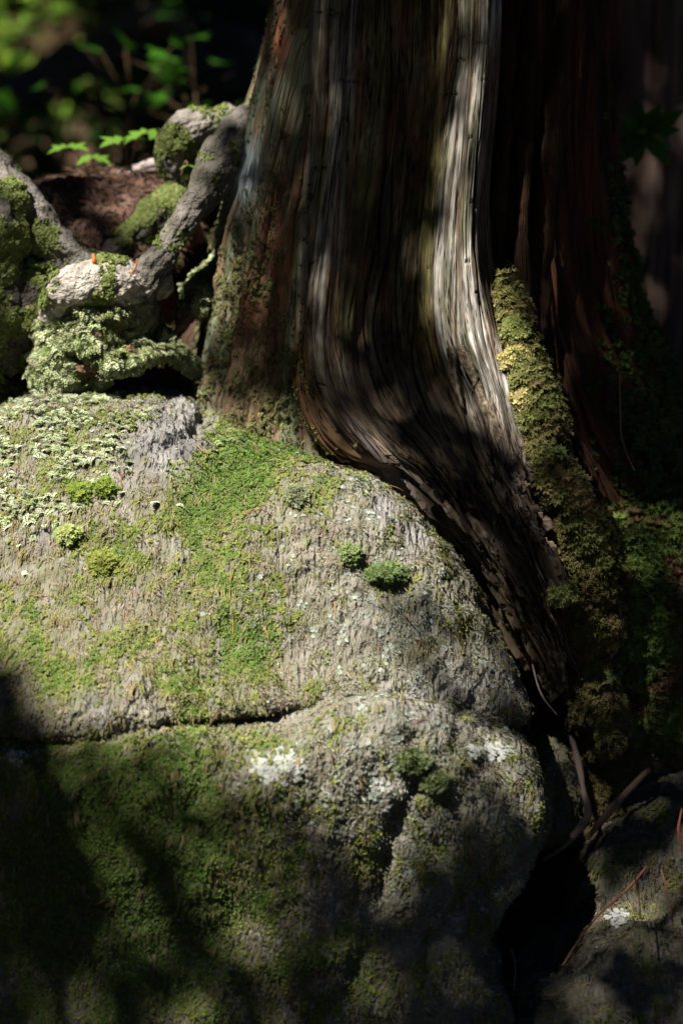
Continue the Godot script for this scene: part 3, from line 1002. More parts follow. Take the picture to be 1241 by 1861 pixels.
# ---------------------------------------------------------------- roots on the left
func root_part(o: Node3D, called: String, q: Array, moss_up: float, pale: Color, lump := 0.012, seg := 110, ring := 70, fr := 0.0, dull := 0.0) -> void:
	var S := tube(q, seg, ring, lump, 16.0)
	displace(S, func(p: Vector3, _n: Vector3, _u: float, v: float):
		return (nb.get_noise_3dv(p * 45.0) * 0.002 - nr.get_noise_3d(cos(_u * TAU) * 1.3, sin(_u * TAU) * 1.3, v * q.size() * 0.8) * 0.004 if v > 0.02 and v < 0.98 else 0.0))
	paint(S, func(p: Vector3, n: Vector3, _u: float, _v: float):
		var t := nb.get_noise_3dv(p * 22.0)
		var c := mixc(pale * 0.5, pale * 1.1, 0.5 + t + nb.get_noise_3dv(p * 70.0) * 0.5)
		c = mixc(c, pale * 0.3, sm(0.2, 0.5, nb.get_noise_3dv(p * 15.0 + Vector3(3, 0, 0))) * 0.8)
		return mixc(c, Color(0.07, 0.09, 0.03), moss_up * sm(-0.1, 0.3, nb.get_noise_3dv(p * 9.0))))
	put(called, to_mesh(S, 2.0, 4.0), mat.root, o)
	if moss_up > 0.0:
		growth(S, int(6000 + 9000 * moss_up), "fuzz", o, 0.4, func(p: Vector3, n: Vector3):
			return [sm(0.3 - moss_up * 0.55, 0.5 - moss_up * 0.4, nb.get_noise_3dv(p * 9.0)), mixc(Color(0.08, 0.12, 0.025), Color(0.17, 0.19, 0.07), rng.randf()), 1.0])
	if fr > 0.0:
		growth(S, int(9000 * fr), "frond", o, 0.65, func(p: Vector3, n: Vector3):
			return [sm(-0.2, 0.2, nb.get_noise_3dv(p * 10.0 + Vector3(7, 0, 0))), mixc(mixc(Color(0.12, 0.16, 0.04), Color(0.38, 0.42, 0.27), rng.randf()), Color(0.11, 0.085, 0.03), dull), 1.0])

func left_roots() -> void:
	var pale := Color(0.25, 0.232, 0.215)
	var o := thing("root", "thick bare grey root slanting down from the stump to a pale knob", "root", U(280, 560, -.3))
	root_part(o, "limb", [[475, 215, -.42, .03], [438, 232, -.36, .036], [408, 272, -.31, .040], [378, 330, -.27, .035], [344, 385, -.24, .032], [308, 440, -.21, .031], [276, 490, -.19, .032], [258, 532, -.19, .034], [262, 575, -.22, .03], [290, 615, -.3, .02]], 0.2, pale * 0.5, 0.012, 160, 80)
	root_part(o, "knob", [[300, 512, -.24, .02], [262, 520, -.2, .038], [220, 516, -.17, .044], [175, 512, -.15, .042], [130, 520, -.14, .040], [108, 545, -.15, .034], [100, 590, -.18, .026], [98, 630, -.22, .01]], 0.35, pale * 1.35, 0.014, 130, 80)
	o = thing("root", "gnarled arching root with mossy crown behind the grey root", "root", U(330, 330, -.5))
	root_part(o, "limb", [[450, 232, -.50, .03], [420, 222, -.48, .030], [385, 222, -.46, .032], [345, 228, -.45, .038], [318, 262, -.48, .038], [325, 310, -.5, .034], [350, 340, -.5, .02]], 0.85, pale * 0.75, 0.014)
	o = thing("root", "thin pale root lying on the soil at left centre", "root", U(250, 330, -.8))
	root_part(o, "limb", [[345, 268, -.62, .02], [318, 292, -.64, .019], [270, 304, -.68, .017], [225, 318, -.72, .016], [190, 334, -.76, .012], [150, 346, -.8, .006]], 0.0, Color(0.32, 0.27, 0.28), 0.006, 80, 40)
	o = thing("root", "mossy root with sunlit ridge coming in at the left edge", "root", U(40, 520, -.25))
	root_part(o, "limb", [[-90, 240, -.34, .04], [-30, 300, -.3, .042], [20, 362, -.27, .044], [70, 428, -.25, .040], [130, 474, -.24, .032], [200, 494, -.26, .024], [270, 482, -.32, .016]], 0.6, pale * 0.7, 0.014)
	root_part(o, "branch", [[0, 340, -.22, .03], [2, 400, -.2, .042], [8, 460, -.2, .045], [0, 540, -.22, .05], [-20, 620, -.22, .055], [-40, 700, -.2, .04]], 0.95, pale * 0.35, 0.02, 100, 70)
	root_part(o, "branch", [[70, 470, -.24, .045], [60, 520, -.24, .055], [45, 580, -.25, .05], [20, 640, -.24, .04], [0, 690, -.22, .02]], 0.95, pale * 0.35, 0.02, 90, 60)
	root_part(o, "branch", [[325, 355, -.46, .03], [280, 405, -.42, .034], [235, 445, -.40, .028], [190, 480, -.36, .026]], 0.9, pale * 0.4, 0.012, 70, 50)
	var ring := []
	for q in [[30, 380, -.55], [60, 345, -.6], [130, 326, -.66], [220, 326, -.68], [300, 330, -.66], [350, 360, -.6], [350, 430, -.52], [290, 490, -.46], [170, 510, -.44], [60, 480, -.46]]:
		ring.append(U(q[0], q[1], q[2]))
	var S := pebble(U(195, 410, -.56), ring, 0.14, 0.3, 130, 90, 0.7, 0.9)
	displace(S, func(p: Vector3, _n: Vector3, _u: float, _v: float): return nb.get_noise_3dv(p * 9.0) * 0.022 + nb.get_noise_3dv(p * 35.0) * 0.006)
	paint(S, func(p: Vector3, _n: Vector3, _u: float, _v: float): return mixc(Color(0.06, 0.03, 0.022), Color(0.16, 0.085, 0.06), 0.5 + nb.get_noise_3dv(p * 14.0)))
	o = thing("soil_mound", "reddish brown soil with litter between the left roots", "soil mound", U(195, 480, -.5))
	put("soil", to_mesh(S), mat.rock, o)
	growth(S, 5000, "long", o, 0.0, func(_p: Vector3, _n: Vector3): return [0.7, mixc(Color(0.10, 0.05, 0.035), Color(0.24, 0.16, 0.13), rng.randf()), 1.2], "litter")
	growth(S, 5000, "frond", o, 0.5, func(p: Vector3, _n: Vector3): return [sm(-0.05, 0.15, nb.get_noise_3dv(p * 9.0)) * sm(1.42, 1.36, p.y), mixc(Color(0.05, 0.07, 0.02), Color(0.13, 0.13, 0.06), rng.randf()), 0.9])
	# mossy mound under the knob and the moss covered roots that run from it to the stump
	o = thing("mossy_mound", "leafy moss mound under the pale knob, on top of the boulder", "moss", U(160, 700, -.2))
	root_part(o, "mound", [[150, 550, -.24, .04], [160, 582, -.2, .062], [155, 625, -.18, .072], [130, 665, -.19, .058], [112, 705, -.2, .03]], 0.6, Color(0.12, 0.10, 0.06), 0.04, 100, 90, 1.6)
	root_part(o, "ridge", [[75, 690, -.17, .018], [140, 680, -.14, .026], [200, 655, -.14, .026], [255, 645, -.16, .020], [300, 638, -.2, .014], [340, 652, -.24, .010], [370, 685, -.26, .010]], 0.5, Color(0.12, 0.08, 0.05), 0.02, 120, 60, 0.9)
	root_part(o, "ridge", [[418, 440, -.36, .012], [388, 500, -.32, .014], [356, 545, -.28, .014], [328, 592, -.24, .014], [300, 635, -.22, .010]], 0.4, Color(0.12, 0.08, 0.05), 0.016, 120, 60, 0.6)

# ---------------------------------------------------------------- right side
func right_side() -> void:
	var ring := []
	for q in [[1050, 1150, -.1], [1060, 1000, -.12], [1085, 930, -.15], [1140, 890, -.2], [1230, 850, -.25], [1350, 830, -.25], [1500, 900, -.2], [1520, 1150, -.1], [1400, 1300, -.1], [1200, 1330, -.12], [1090, 1280, -.1]]:
		ring.append(U(q[0], q[1], q[2]))
	var S := pebble(U(1240, 1080, -.18), ring, 0.22, 0.4, 240, 180, 0.65, 0.9)
	displace(S, func(p: Vector3, _n: Vector3, _u: float, _v: float): return nb.get_noise_3dv(p * 7.0) * 0.03 + nb.get_noise_3dv(p * 30.0) * 0.008)
	paint(S, func(p: Vector3, _n: Vector3, _u: float, _v: float): return mixc(Color(0.03, 0.02, 0.012), Color(0.08, 0.05, 0.03), 0.5 + nb.get_noise_3dv(p * 12.0)))
	var o := thing("moss_bank", "green and rusty brown moss bank right of the mossy root", "moss bank", U(1240, 1300, -.18))
	put("soil", to_mesh(S), mat.rock, o)
	var col := func(p: Vector3) -> Color:
		var t := nb.get_noise_3dv(p * 9.0 + Vector3(0, 5, 0))
		var c := mixc(Color(0.05, 0.10, 0.02), Color(0.13, 0.19, 0.04), rng.randf())
		return mixc(c, Color(0.10, 0.06, 0.03), sm(0.0, 0.25, t))
	growth(S, 7000, "star", o, 0.2, func(p: Vector3, _n: Vector3): return [sm(-0.35, 0.0, nb.get_noise_3dv(p * 10.0)) * sm(0.62, 0.75, p.y), col.call(p), 1.0])
	growth(S, 14000, "frond", o, 0.7, func(p: Vector3, _n: Vector3): return [sm(-0.3, 0.1, nb.get_noise_3dv(p * 7.0)), col.call(p), 1.1])
	growth(S, 12000, "drip", o, 0.9, func(p: Vector3, _n: Vector3): return [0.8, mixc(Color(0.08, 0.045, 0.025), Color(0.16, 0.09, 0.04), rng.randf()), 1.6], "dead_moss")
	# dark bed of moss behind it, at the foot of the stump
	o = thing("moss_bank", "deep green moss bed in shadow at the right foot of the stump", "moss bank", U(1180, 920, -.35))
	ring = []
	for q in [[1040, 930, -.3], [1060, 860, -.34], [1110, 835, -.36], [1200, 830, -.38], [1330, 800, -.38], [1450, 850, -.36], [1450, 1000, -.3], [1200, 1020, -.28], [1080, 1000, -.28]]:
		ring.append(U(q[0], q[1], q[2]))
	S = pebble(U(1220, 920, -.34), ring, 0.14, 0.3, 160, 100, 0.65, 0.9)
	displace(S, func(p: Vector3, _n: Vector3, _u: float, _v: float): return nb.get_noise_3dv(p * 9.0) * 0.02)
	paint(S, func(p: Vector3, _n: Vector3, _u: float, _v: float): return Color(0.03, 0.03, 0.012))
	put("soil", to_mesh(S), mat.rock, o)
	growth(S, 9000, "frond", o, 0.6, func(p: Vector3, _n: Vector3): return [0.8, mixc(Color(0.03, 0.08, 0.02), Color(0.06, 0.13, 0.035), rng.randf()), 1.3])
	# hanging tangle of moss under the root's end
	o = thing("moss_clump", "shaggy olive moss hanging under the end of the mossy root", "moss", U(1090, 1330, .08))
	root_part(o, "clump", [[1068, 1200, .10, .03], [1078, 1240, .11, .04], [1090, 1280, .11, .042], [1095, 1320, .10, .035], [1095, 1350, .09, .012]], 0.9, Color(0.10, 0.07, 0.04), 0.02, 80, 60, 0.9, 0.85)
	o = thing("moss_clump", "tangled moss and rootlets over the shaded rock at right edge", "moss", U(1180, 1400, 0.0))
	root_part(o, "clump", [[1030, 1330, -.02, .02], [1080, 1345, .0, .035], [1140, 1350, -.02, .045], [1200, 1345, -.04, .05], [1280, 1340, -.06, .05]], 0.7, Color(0.07, 0.05, 0.03), 0.025, 100, 70, 0.9, 0.9)
	root_part(o, "clump", [[1085, 1380, .02, .03], [1100, 1430, .03, .04], [1080, 1480, .04, .035], [1060, 1520, .05, .02]], 0.6, Color(0.07, 0.05, 0.03), 0.02, 80, 60, 0.6, 0.9)

# ---------------------------------------------------------------- background
var sunlit := []     # leaves that a fleck of sun falls on: [where, share, radius]

func sprig(px: float, py: float, z: float, n: int, size: float, label: String, c: Color, lobed := true, spread := 0.18, bright := 0.0) -> void:
	var at := U(px, py, z)
	var o := thing("sapling_sprig", label, "sapling", at, "sprigs of leaves in the undergrowth")
	var foot := at + Vector3(rng.randf_range(-0.15, 0.15), -0.3, rng.randf_range(-0.1, 0.05))
	var m := flat_mat(c, 0.45, 0.9)
	for k in n:
		var p := at + Vector3(rng.randfn() * spread, rng.randfn() * spread * 0.55, rng.randfn() * spread * 0.6)
		var stem := tube_world([foot, foot.lerp(at, 0.6), p], [0.004, 0.003, 0.0015], 8, 5)
		put("stem", to_mesh(stem), flat_mat(Color(0.10, 0.07, 0.04)), o)
		var l := put("leaf", shp.maple if lobed else shp.leaf, m, o)
		var d := (p - foot) * Vector3(1, 0.1, 1) + Vector3(rng.randfn(), rng.randfn() * 0.25, rng.randfn()) * 0.1
		var b := Basis.looking_at(-d.normalized(), Vector3.UP).rotated(d.normalized(), rng.randfn() * 0.4)
		l.transform = Transform3D(b.scaled(Vector3.ONE * size * rng.randf_range(0.7, 1.25)), p - o.position)
		if rng.randf() < bright: sunlit.append([p + d.normalized() * size * 0.5, 1.0, size * 0.5])

func tube_world(c: Array, r: Array, seg: int, ring: int) -> Dictionary:
	var S := grid(ring, seg, true, func(u: float, v: float):
		var p := crv(c, v)
		var t := (crv(c, v + 0.02) - crv(c, v - 0.02)).normalized()
		var x := t.cross(Vector3(0.3, 0.1, 0.95)).normalized()
		var y := t.cross(x)
		return p + (x * cos(u * TAU) + y * sin(u * TAU)) * crf(r, v))
	return S

func background() -> void:
	# far trunk at the right
	var o := thing("cedar_tree", "blurred reddish grey cedar trunk standing in the shade at far right", "tree", U(1210, 640, -2.0))
	var c := []
	var base := U(1230, 640, -2.0)
	for k in 7: c.append(base + Vector3(0.02 * sin(k), -0.5 + k * 1.6, 0))
	var S := grid(180, 200, true, func(u: float, v: float):
		var p := crv(c, v)
		var r := 0.2 + 0.12 * exp(-v * 20.0) - 0.05 * v
		return p + Vector3(cos(u * TAU) * r, 0, sin(u * TAU) * r))
	displace(S, func(p: Vector3, _n: Vector3, u: float, v: float): return nr.get_noise_3d(cos(u * TAU) * 6.0, p.y * 0.9, sin(u * TAU) * 6.0) * 0.03)
	paint(S, func(p: Vector3, _n: Vector3, u: float, _v: float):
		var t := nb.get_noise_3d(cos(u * TAU) * 9.0, p.y * 1.2, sin(u * TAU) * 9.0)
		return mixc(Color(0.12, 0.075, 0.06), Color(0.30, 0.22, 0.19), 0.5 + t * 1.2))
	put("trunk", to_mesh(S, 6.0, 8.0), mat.bark, o)
	# logs and rocks on the slope behind
	o = thing("fallen_log", "sunlit curved log far behind at the top left", "log", U(260, 60, -3.4))
	put("log", rod([[150, 112, -5.6, .05], [190, 68, -5.6, .07], [250, 38, -5.6, .07], [310, 40, -5.7, .065], [345, 64, -5.8, .03]], 50, 18, 0.015, 9.0), flat_mat(Color(0.10, 0.085, 0.06)), o)
	o = thing("fallen_log", "dim grey log slanting through the undergrowth at upper left", "log", U(80, 160, -2.8))
	put("log", rod([[-60, 200, -4.7, .06], [40, 165, -4.7, .075], [120, 122, -4.8, .07], [190, 95, -4.9, .05], [250, 70, -5.0, .02]], 50, 18, 0.02, 9.0), flat_mat(Color(0.085, 0.07, 0.065)), o)
	for q in [[410, 125, -3.4, 0.13, "grey blurred rock behind the sapling leaves, left of the stump"]]:
		var at := U(q[0], q[1], q[2])
		var ring := []
		for k in 10:
			var a := TAU * k / 10
			ring.append(at + Vector3(cos(a) * q[3] * 1.4, sin(a) * q[3], 0) * rng.randf_range(0.8, 1.15))
		S = pebble(at, ring, q[3], q[3], 60, 40)
		displace(S, func(p: Vector3, _n: Vector3, _u: float, _v: float): return nb.get_noise_3dv(p * 4.0) * 0.06)
		paint(S, func(p: Vector3, _n: Vector3, _u: float, _v: float): return mixc(Color(0.03, 0.03, 0.028), Color(0.07, 0.065, 0.065), 0.5 + nb.get_noise_3dv(p * 8.0)))
		o = thing("rock", q[4], "rock", at)
		put("stone_face", to_mesh(S), mat.rock, o)
	# leaves of saplings
	var g1 := Color(0.035, 0.12, 0.010)
	var g2 := Color(0.035, 0.10, 0.01)
	sprig(330, 90, -2.30, 9, 0.075, "young maple leaves just above the middle cluster, nearest the stump", g1, true, 0.14, 0.5)
	sprig(250, 130, -2.35, 11, 0.072, "bright maple leaves in the middle of the blurred cluster", g1, true, 0.14, 0.8)
	sprig(340, 150, -2.20, 8, 0.075, "low maple leaves over the arching root", g1, true, 0.14, 0.5)
	sprig(215, 165, -2.40, 4, 0.07, "small pair of maple leaves hanging left of the cluster", g1, true, 0.14, 0.5)
	sprig(60, 235, -4.05, 9, 0.094, "dim leaves low at the left edge of the undergrowth", g1, true, 0.14, 0.4)
	sprig(20, 275, -3.85, 8, 0.094, "lowest dim leaves at the left edge, above the mossy root", g1, true, 0.14, 0.35)
	sprig(140, 240, -4.25, 8, 0.094, "dim leaves between the left edge and the seedling", g1, true, 0.14, 0.3)
	sprig(60, 30, -6.48, 22, 0.168, "yellow green sunlit leaves in the top left corner", Color(0.15, 0.25, 0.03), true, 0.28, 0.9)
	sprig(130, 15, -5.83, 14, 0.137, "sunlit leaves at the top edge, right of the corner", Color(0.09, 0.18, 0.02), true, 0.22, 0.8)
	sprig(20, 95, -6.2, 18, 0.16, "yellow green leaves on the left edge just below the corner leaves", Color(0.14, 0.23, 0.03), true, 0.2, 0.8)
	sprig(110, 70, -5.2, 14, 0.12, "green leaves between the corner leaves and the sunlit log", g2, true, 0.18, 0.7)
	sprig(210, 20, -4.86, 11, 0.115, "leaf spray hanging over the sunlit log", g2, true, 0.15, 0.4)
	sprig(150, 80, -4.14, 12, 0.094, "green leaves hanging before the grey log", g2, true, 0.16, 0.5)
	sprig(50, 130, -6.80, 14, 0.157, "pale blurred leaves on the left edge under the corner leaves", Color(0.09, 0.13, 0.03), true, 0.22, 0.5)
	# undergrowth covering the far slope
	var buf := MultiMesh.new()
	buf.transform_format = MultiMesh.TRANSFORM_3D
	buf.use_colors = true
	buf.mesh = shp.leaf
	buf.instance_count = 26000
	for i in 26000:
		var x := rng.randf_range(-5.0, 4.0)
		var z := rng.randf_range(-11.0, -2.4)
		var p := Vector3(x, ground_y(x, z) + absf(rng.randfn()) * 0.16 * (1.0 + nb.get_noise_2d(x * 2.0, z * 2.0)), z)
		var b := Basis(Vector3(rng.randfn(), rng.randfn(), rng.randfn()).normalized(), rng.randf() * TAU).scaled(Vector3.ONE * rng.randf_range(0.05, 0.13))
		buf.set_instance_transform(i, Transform3D(b, p))
		var q := rng.randf()
		buf.set_instance_color(i, mixc(Color(0.012, 0.03, 0.006), Color(0.04, 0.065, 0.015), q * q))
	var u := MultiMeshInstance3D.new()
	u.name = "undergrowth"
	u.multimesh = buf
	u.material_override = mat.leaf
	add_child(u)
	tag(u, "dark low undergrowth covering the slope behind the stump", "undergrowth", "", "stuff")

# ---------------------------------------------------------------- small things
func leaf_at(o: Node3D, p: Vector3, d: Vector3, up: Vector3, size: float, m: Material, lobed: bool) -> void:
	var l := put("leaf", shp.maple if lobed else shp.leaf, m, o)
	l.transform = Transform3D(Basis.looking_at(-d.normalized(), up).scaled(Vector3.ONE * size), p - o.position)

func seedling(label: String, foot: Vector3, tops: Array, size: float, m: Material, lobed := true) -> void:
	var o := thing("seedling", label, "seedling", foot)
	for t in tops:
		var p: Vector3 = t
		put("stem", to_mesh(tube_world([foot, foot.lerp(p, 0.6) + Vector3(0, 0.015, 0), p], [0.0018, 0.0014, 0.001], 10, 5)), flat_mat(Color(0.14, 0.08, 0.05)), o)
		for s in [-1.0, 1.0]:
			sunlit.append([p + Vector3(s * size * 0.4, 0, 0), 1.0, size * 0.8])
			leaf_at(o, p, Vector3(s, -0.15 + rng.randfn() * 0.15, 0.35 + rng.randfn() * 0.2), Vector3(0, 1, 0.25), size * rng.randf_range(0.8, 1.15), m, lobed)

func cushion(px: float, py: float, z: float, r: float, flat: float, n: int, c: Color, c2: Color, label: String) -> void:
	r *= 0.72
	var at := U(px, py, z - r * 0.2)
	var ring := []
	for k in 10:
		var a := TAU * k / 10
		ring.append(at + Vector3(cos(a) * r, sin(a) * r * flat, 0) * rng.randf_range(0.5, 0.9))
	var S := pebble(at, ring, r * 0.18, r * 0.4, 40, 24)
	displace(S, func(p: Vector3, _n: Vector3, _u: float, _v: float): return nb.get_noise_3dv(p * 40.0) * r * 0.25)
	paint(S, func(_p: Vector3, _n: Vector3, _u: float, _v: float): return c * 0.5)
	var o := thing("moss_cushion", label, "moss cushion", at)
	put("base", to_mesh(S), mat.plain, o)
	var buf := PackedFloat32Array()
	var m := 0
	for k in n * 2:
		var an := rng.randf() * TAU
		var q := sqrt(rng.randf()) * 1.35
		if q > 1.0 + 0.55 * na.get_noise_2d(cos(an) * 2.2 + px, sin(an) * 2.2 + py): continue
		var h := surface_at(px + cos(an) * q * r * 1000.0, py + sin(an) * q * r * flat * 1000.0, z)
		var hp: Vector3 = h[0]
		if hp == Vector3.ZERO or absf(hp.z - z) > r * 2.0: continue
		var nn: Vector3 = (h[1] + Vector3(rng.randfn(), rng.randfn() + 0.6, rng.randfn()) * 0.25).normalized()
		var w := (1.35 - 0.6 * q) * rng.randf_range(0.35, 0.8)
		var x := nn.cross(Vector3(0.2, 0.3, 0.9)).normalized().rotated(nn, rng.randf() * TAU)
		var y := nn * w
		var zz := x.cross(nn) * w
		x *= w
		hp += h[1] * r * 0.18 * maxf(0.0, 1.0 - q * q) - at
		var cc := mixc(c, c2, rng.randf())
		buf.append_array([x.x, y.x, zz.x, hp.x, x.y, y.y, zz.y, hp.y, x.z, y.z, zz.z, hp.z, cc.r, cc.g, cc.b, 1.0])
		m += 1
	if m == 0: return
	var mm := MultiMesh.new()
	mm.transform_format = MultiMesh.TRANSFORM_3D
	mm.use_colors = true
	mm.mesh = shp.star[0]
	mm.instance_count = m
	mm.buffer = buf
	var tufts := MultiMeshInstance3D.new()
	tufts.name = "moss"
	tufts.multimesh = mm
	tufts.material_override = mat.moss
	tufts.set_meta("kind", "stuff")
	o.add_child(tufts, true)

func lichen(px: float, py: float, zf: float, rx: float, ry: float, n: int, c: Color, label: String) -> void:
	# a crust of small lobes lying on the nearest rock under it
	var best: Vector3 = U(px, py, zf)
	var st := st_new()
	for k in n:
		var a := rng.randf() * TAU
		var q := sqrt(rng.randf())
		var e := 0.75 + 0.4 * na.get_noise_2d(cos(a) * 2.0 + px, sin(a) * 2.0 + py)
		var p := surface_at(px + cos(a) * q * rx * e, py + sin(a) * q * ry * e, zf)
		if p[0] == Vector3.ZERO: continue
		var nn: Vector3 = p[1]
		var x := nn.cross(Vector3(0.3, 0.5, 0.8)).normalized().rotated(nn, rng.randf() * TAU)
		var z := x.cross(nn)
		var r := rng.randf_range(0.003, 0.0065)
		var ringv := []
		for i in 8:
			var b := TAU * i / 8
			ringv.append(p[0] + (x * cos(b) + z * sin(b)) * r * rng.randf_range(0.6, 1.2) + nn * rng.randf_range(0.001, 0.0025))
		var v := rng.randf_range(0.75, 1.1)
		st.set_color(Color(c.r * v, c.g * v, c.b * v))
		for i in 8:
			st.add_vertex(p[0] + nn * 0.002); st.add_vertex(ringv[i]); st.add_vertex(ringv[(i + 1) % 8])
	st.generate_normals()
	var m := put("lichen_crust", st.commit(), mat.plain)
	tag(m, label, "lichen")

var grids := []
func surface_at(px: float, py: float, zf: float) -> Array:
	# nearest point of the rocks round (px, py) at that depth: march along the sight line against the stored rock points
	var q := Vector2i(int(floor(px / 6.0)), int(floor(py / 6.0)))
	if rock_cells.is_empty(): index_rocks()
	for r in [[0, 0], [1, 0], [-1, 0], [0, 1], [0, -1], [1, 1], [-1, -1]]:
		var k := q + Vector2i(r[0], r[1])
		if rock_cells.has(k): return rock_cells[k]
	return [Vector3.ZERO, Vector3.UP]

var rock_cells := {}
func index_rocks() -> void:
	for o in get_children():
		if not (o.name.begins_with("boulder") or o.name.begins_with("stone") or o.name.begins_with("cedar_stump") or o.name.begins_with("moss") or o.name.begins_with("root") or o.name == "ground"): continue
		for ch in (o.get_children() + [o]):
			if not ch is MeshInstance3D: continue
			var a: Array = ch.mesh.surface_get_arrays(0)
			var V: PackedVector3Array = a[Mesh.ARRAY_VERTEX]
			var N: PackedVector3Array = a[Mesh.ARRAY_NORMAL]
			var inv := cam_xf.affine_inverse()
			for i in V.size():
				var l := inv * V[i]
				var k := Vector2i(int(floor((620.5 + l.x / -l.z * FOCAL) / 6.0)), int(floor((930.5 - l.y / -l.z * FOCAL) / 6.0)))
				if not rock_cells.has(k) or rock_cells[k][2] > -l.z:
					rock_cells[k] = [V[i], N[i], -l.z]
	# drop what lies hidden behind nearer surfaces
	var near := {}
	for k in rock_cells:
		var c := Vector2i(k.x / 3, k.y / 3)
		near[c] = minf(near.get(c, 1e9), rock_cells[k][2])
	for k in rock_cells.keys():
		var c := Vector2i(k.x / 3, k.y / 3)
		if rock_cells[k][2] > near[c] + 0.1: rock_cells.erase(k)

func on(px: float, py: float) -> float:
	var p := surface_at(px, py, 0.0)
	return p[0].z if p[0] != Vector3.ZERO else 0.0

func small_things() -> void:
	var lf := flat_mat(Color(0.10, 0.21, 0.03), 0.5, 0.9)
	seedling("seedling with pale leaf pairs lifted above the soil at left", U(170, 330, -.78), [U(122, 266, -.76), U(168, 284, -.74)], .05, lf)
	seedling("seedling with bright green leaves leaning on the arching root", U(232, 312, -.72), [U(226, 252, -.7), U(268, 238, -.68)], .055, lf)
	seedling("single small green leaf under the arching root", U(330, 318, -.44), [U(342, 300, -.42)], .02, lf, false)
	# evergreen sprig before the far trunk
	var at := U(1165, 245, -.75)
	var o := thing("evergreen_sprig", "whorl of long dark leaves in front of the far cedar trunk", "sprig", at)
	put("stem", to_mesh(tube_world([U(1090, 310, -.9), U(1130, 285, -.82), at], [0.004, 0.0035, 0.003], 10, 6)), flat_mat(Color(0.16, 0.11, 0.09)), o)
	for k in 11:
		var a := TAU * k / 11.0 + rng.randf() * 0.3
		leaf_at(o, at, Vector3(cos(a), sin(a) * 0.75 + 0.1, 0.3 + rng.randfn() * 0.4), Vector3(rng.randfn() * 0.3, 0.5, 1), rng.randf_range(.07, .11), flat_mat(Color(0.05, 0.13, 0.02), 0.45, 0.8), false)
	for k in 4:
		var a := TAU * k / 4.0 + 0.5
		sunlit.append([at + Vector3(cos(a) * 0.03, sin(a) * 0.03 + 0.02, 0.02), 1.0, 0.02])
		leaf_at(o, at + Vector3(0.02, 0.01, 0.01), Vector3(cos(a), sin(a) + 0.4, 0.6), Vector3(0, 0.5, 1), .04, flat_mat(Color(0.20, 0.30, 0.05), 0.35, 0.9), false)
	# moss cushions on the boulders
	cushion(698, 1046, on(698, 1046), .042, .4, 420, Color(0.07, 0.12, 0.03), Color(0.15, 0.20, 0.08), "dark green moss cushion on the boulder, long and flat")
	cushion(635, 1010, on(635, 1010), .020, .75, 160, Color(0.07, 0.12, 0.03), Color(0.15, 0.19, 0.08), "small round moss cushion up left of the long flat cushion")
	cushion(188, 1028, on(188, 1028), .032, .7, 300, Color(0.11, 0.14, 0.025), Color(0.20, 0.22, 0.05), "bright yellow green moss cushion on the sunlit left of the boulder")
	cushion(145, 898, on(145, 898), .022, .9, 170, Color(0.08, 0.13, 0.018), Color(0.15, 0.20, 0.035), "left one of two vivid green moss cushions near the boulder's crown")
	cushion(192, 892, on(192, 892), .026, .6, 200, Color(0.08, 0.13, 0.018), Color(0.15, 0.20, 0.035), "right one of two vivid green moss cushions near the boulder's crown")
	cushion(120, 975, on(120, 975), .022, .7, 150, Color(0.17, 0.22, 0.07), Color(0.28, 0.32, 0.12), "pale green moss cushion left of the yellow green one")
	cushion(540, 905, on(540, 905), .022, .8, 150, Color(0.10, 0.12, 0.06), Color(0.18, 0.20, 0.12), "grey green moss tuft on the boulder below the stump's edge")
	cushion(745, 1385, on(745, 1385), .036, .6, 300, Color(0.07, 0.10, 0.03), Color(0.17, 0.21, 0.10), "grey green moss cushion on the lower boulder under the crack")
	cushion(790, 1420, on(790, 1420), .024, .7, 160, Color(0.07, 0.10, 0.03), Color(0.15, 0.18, 0.08), "small moss cushion left of the white lichen cap")
	cushion(935, 655, on(935, 655) + .01, .034, .8, 260, Color(0.20, 0.20, 0.06), Color(0.40, 0.34, 0.15), "straw yellow moss cushion beside the pale wood ridge")
	cushion(938, 600, on(938, 600) + .01, .034, .8, 260, Color(0.09, 0.12, 0.03), Color(0.22, 0.24, 0.08), "uppermost green moss cushion beside the pale wood ridge")
	cushion(955, 730, on(955, 730) + .01, .036, .8, 280, Color(0.22, 0.20, 0.07), Color(0.40, 0.33, 0.16), "golden moss cushion on the mossy root below the straw yellow one")
	cushion(1020, 1080, on(1020, 1080) + .005, .03, .6, 200, Color(0.14, 0.17, 0.05), Color(0.26, 0.28, 0.10), "pale moss cushion on the root's end by the purple stain")
	# crusts of white lichen
	lichen(897, 1366, .3, 48, 14, 420, Color(0.27, 0.285, 0.28), "white lichen crust capping the right shoulder of the lower boulder")
	lichen(505, 1392, .4, 48, 34, 500, Color(0.25, 0.27, 0.26), "grey white lichen patch under the crack on the lower boulder")
	lichen(30, 1374, .4, 24, 14, 120, Color(0.26, 0.29, 0.32), "small bluish white lichen patch at the left edge")
	lichen(1122, 1668, .4, 26, 16, 200, Color(0.32, 0.335, 0.35), "white lichen spot on the lower right boulder")
	# twigs, rootlets
	twig("brown forked twig standing in the crevice beside the stones", [[1036, 1335, .10, .004], [1050, 1385, .12, .006], [1060, 1440, .14, .006], [1068, 1482, .16, .0075], [1045, 1515, .18, .0075], [1015, 1545, .19, .006], [985, 1562, .18, .004]], Color(0.11, 0.085, 0.08))
	twig("bare brown stick leaning out of the moss toward the forked twig", [[1180, 1396, .12, .006], [1150, 1428, .14, .0065], [1115, 1465, .17, .0065], [1085, 1500, .18, .007], [1068, 1525, .18, .003]], Color(0.13, 0.09, 0.07))
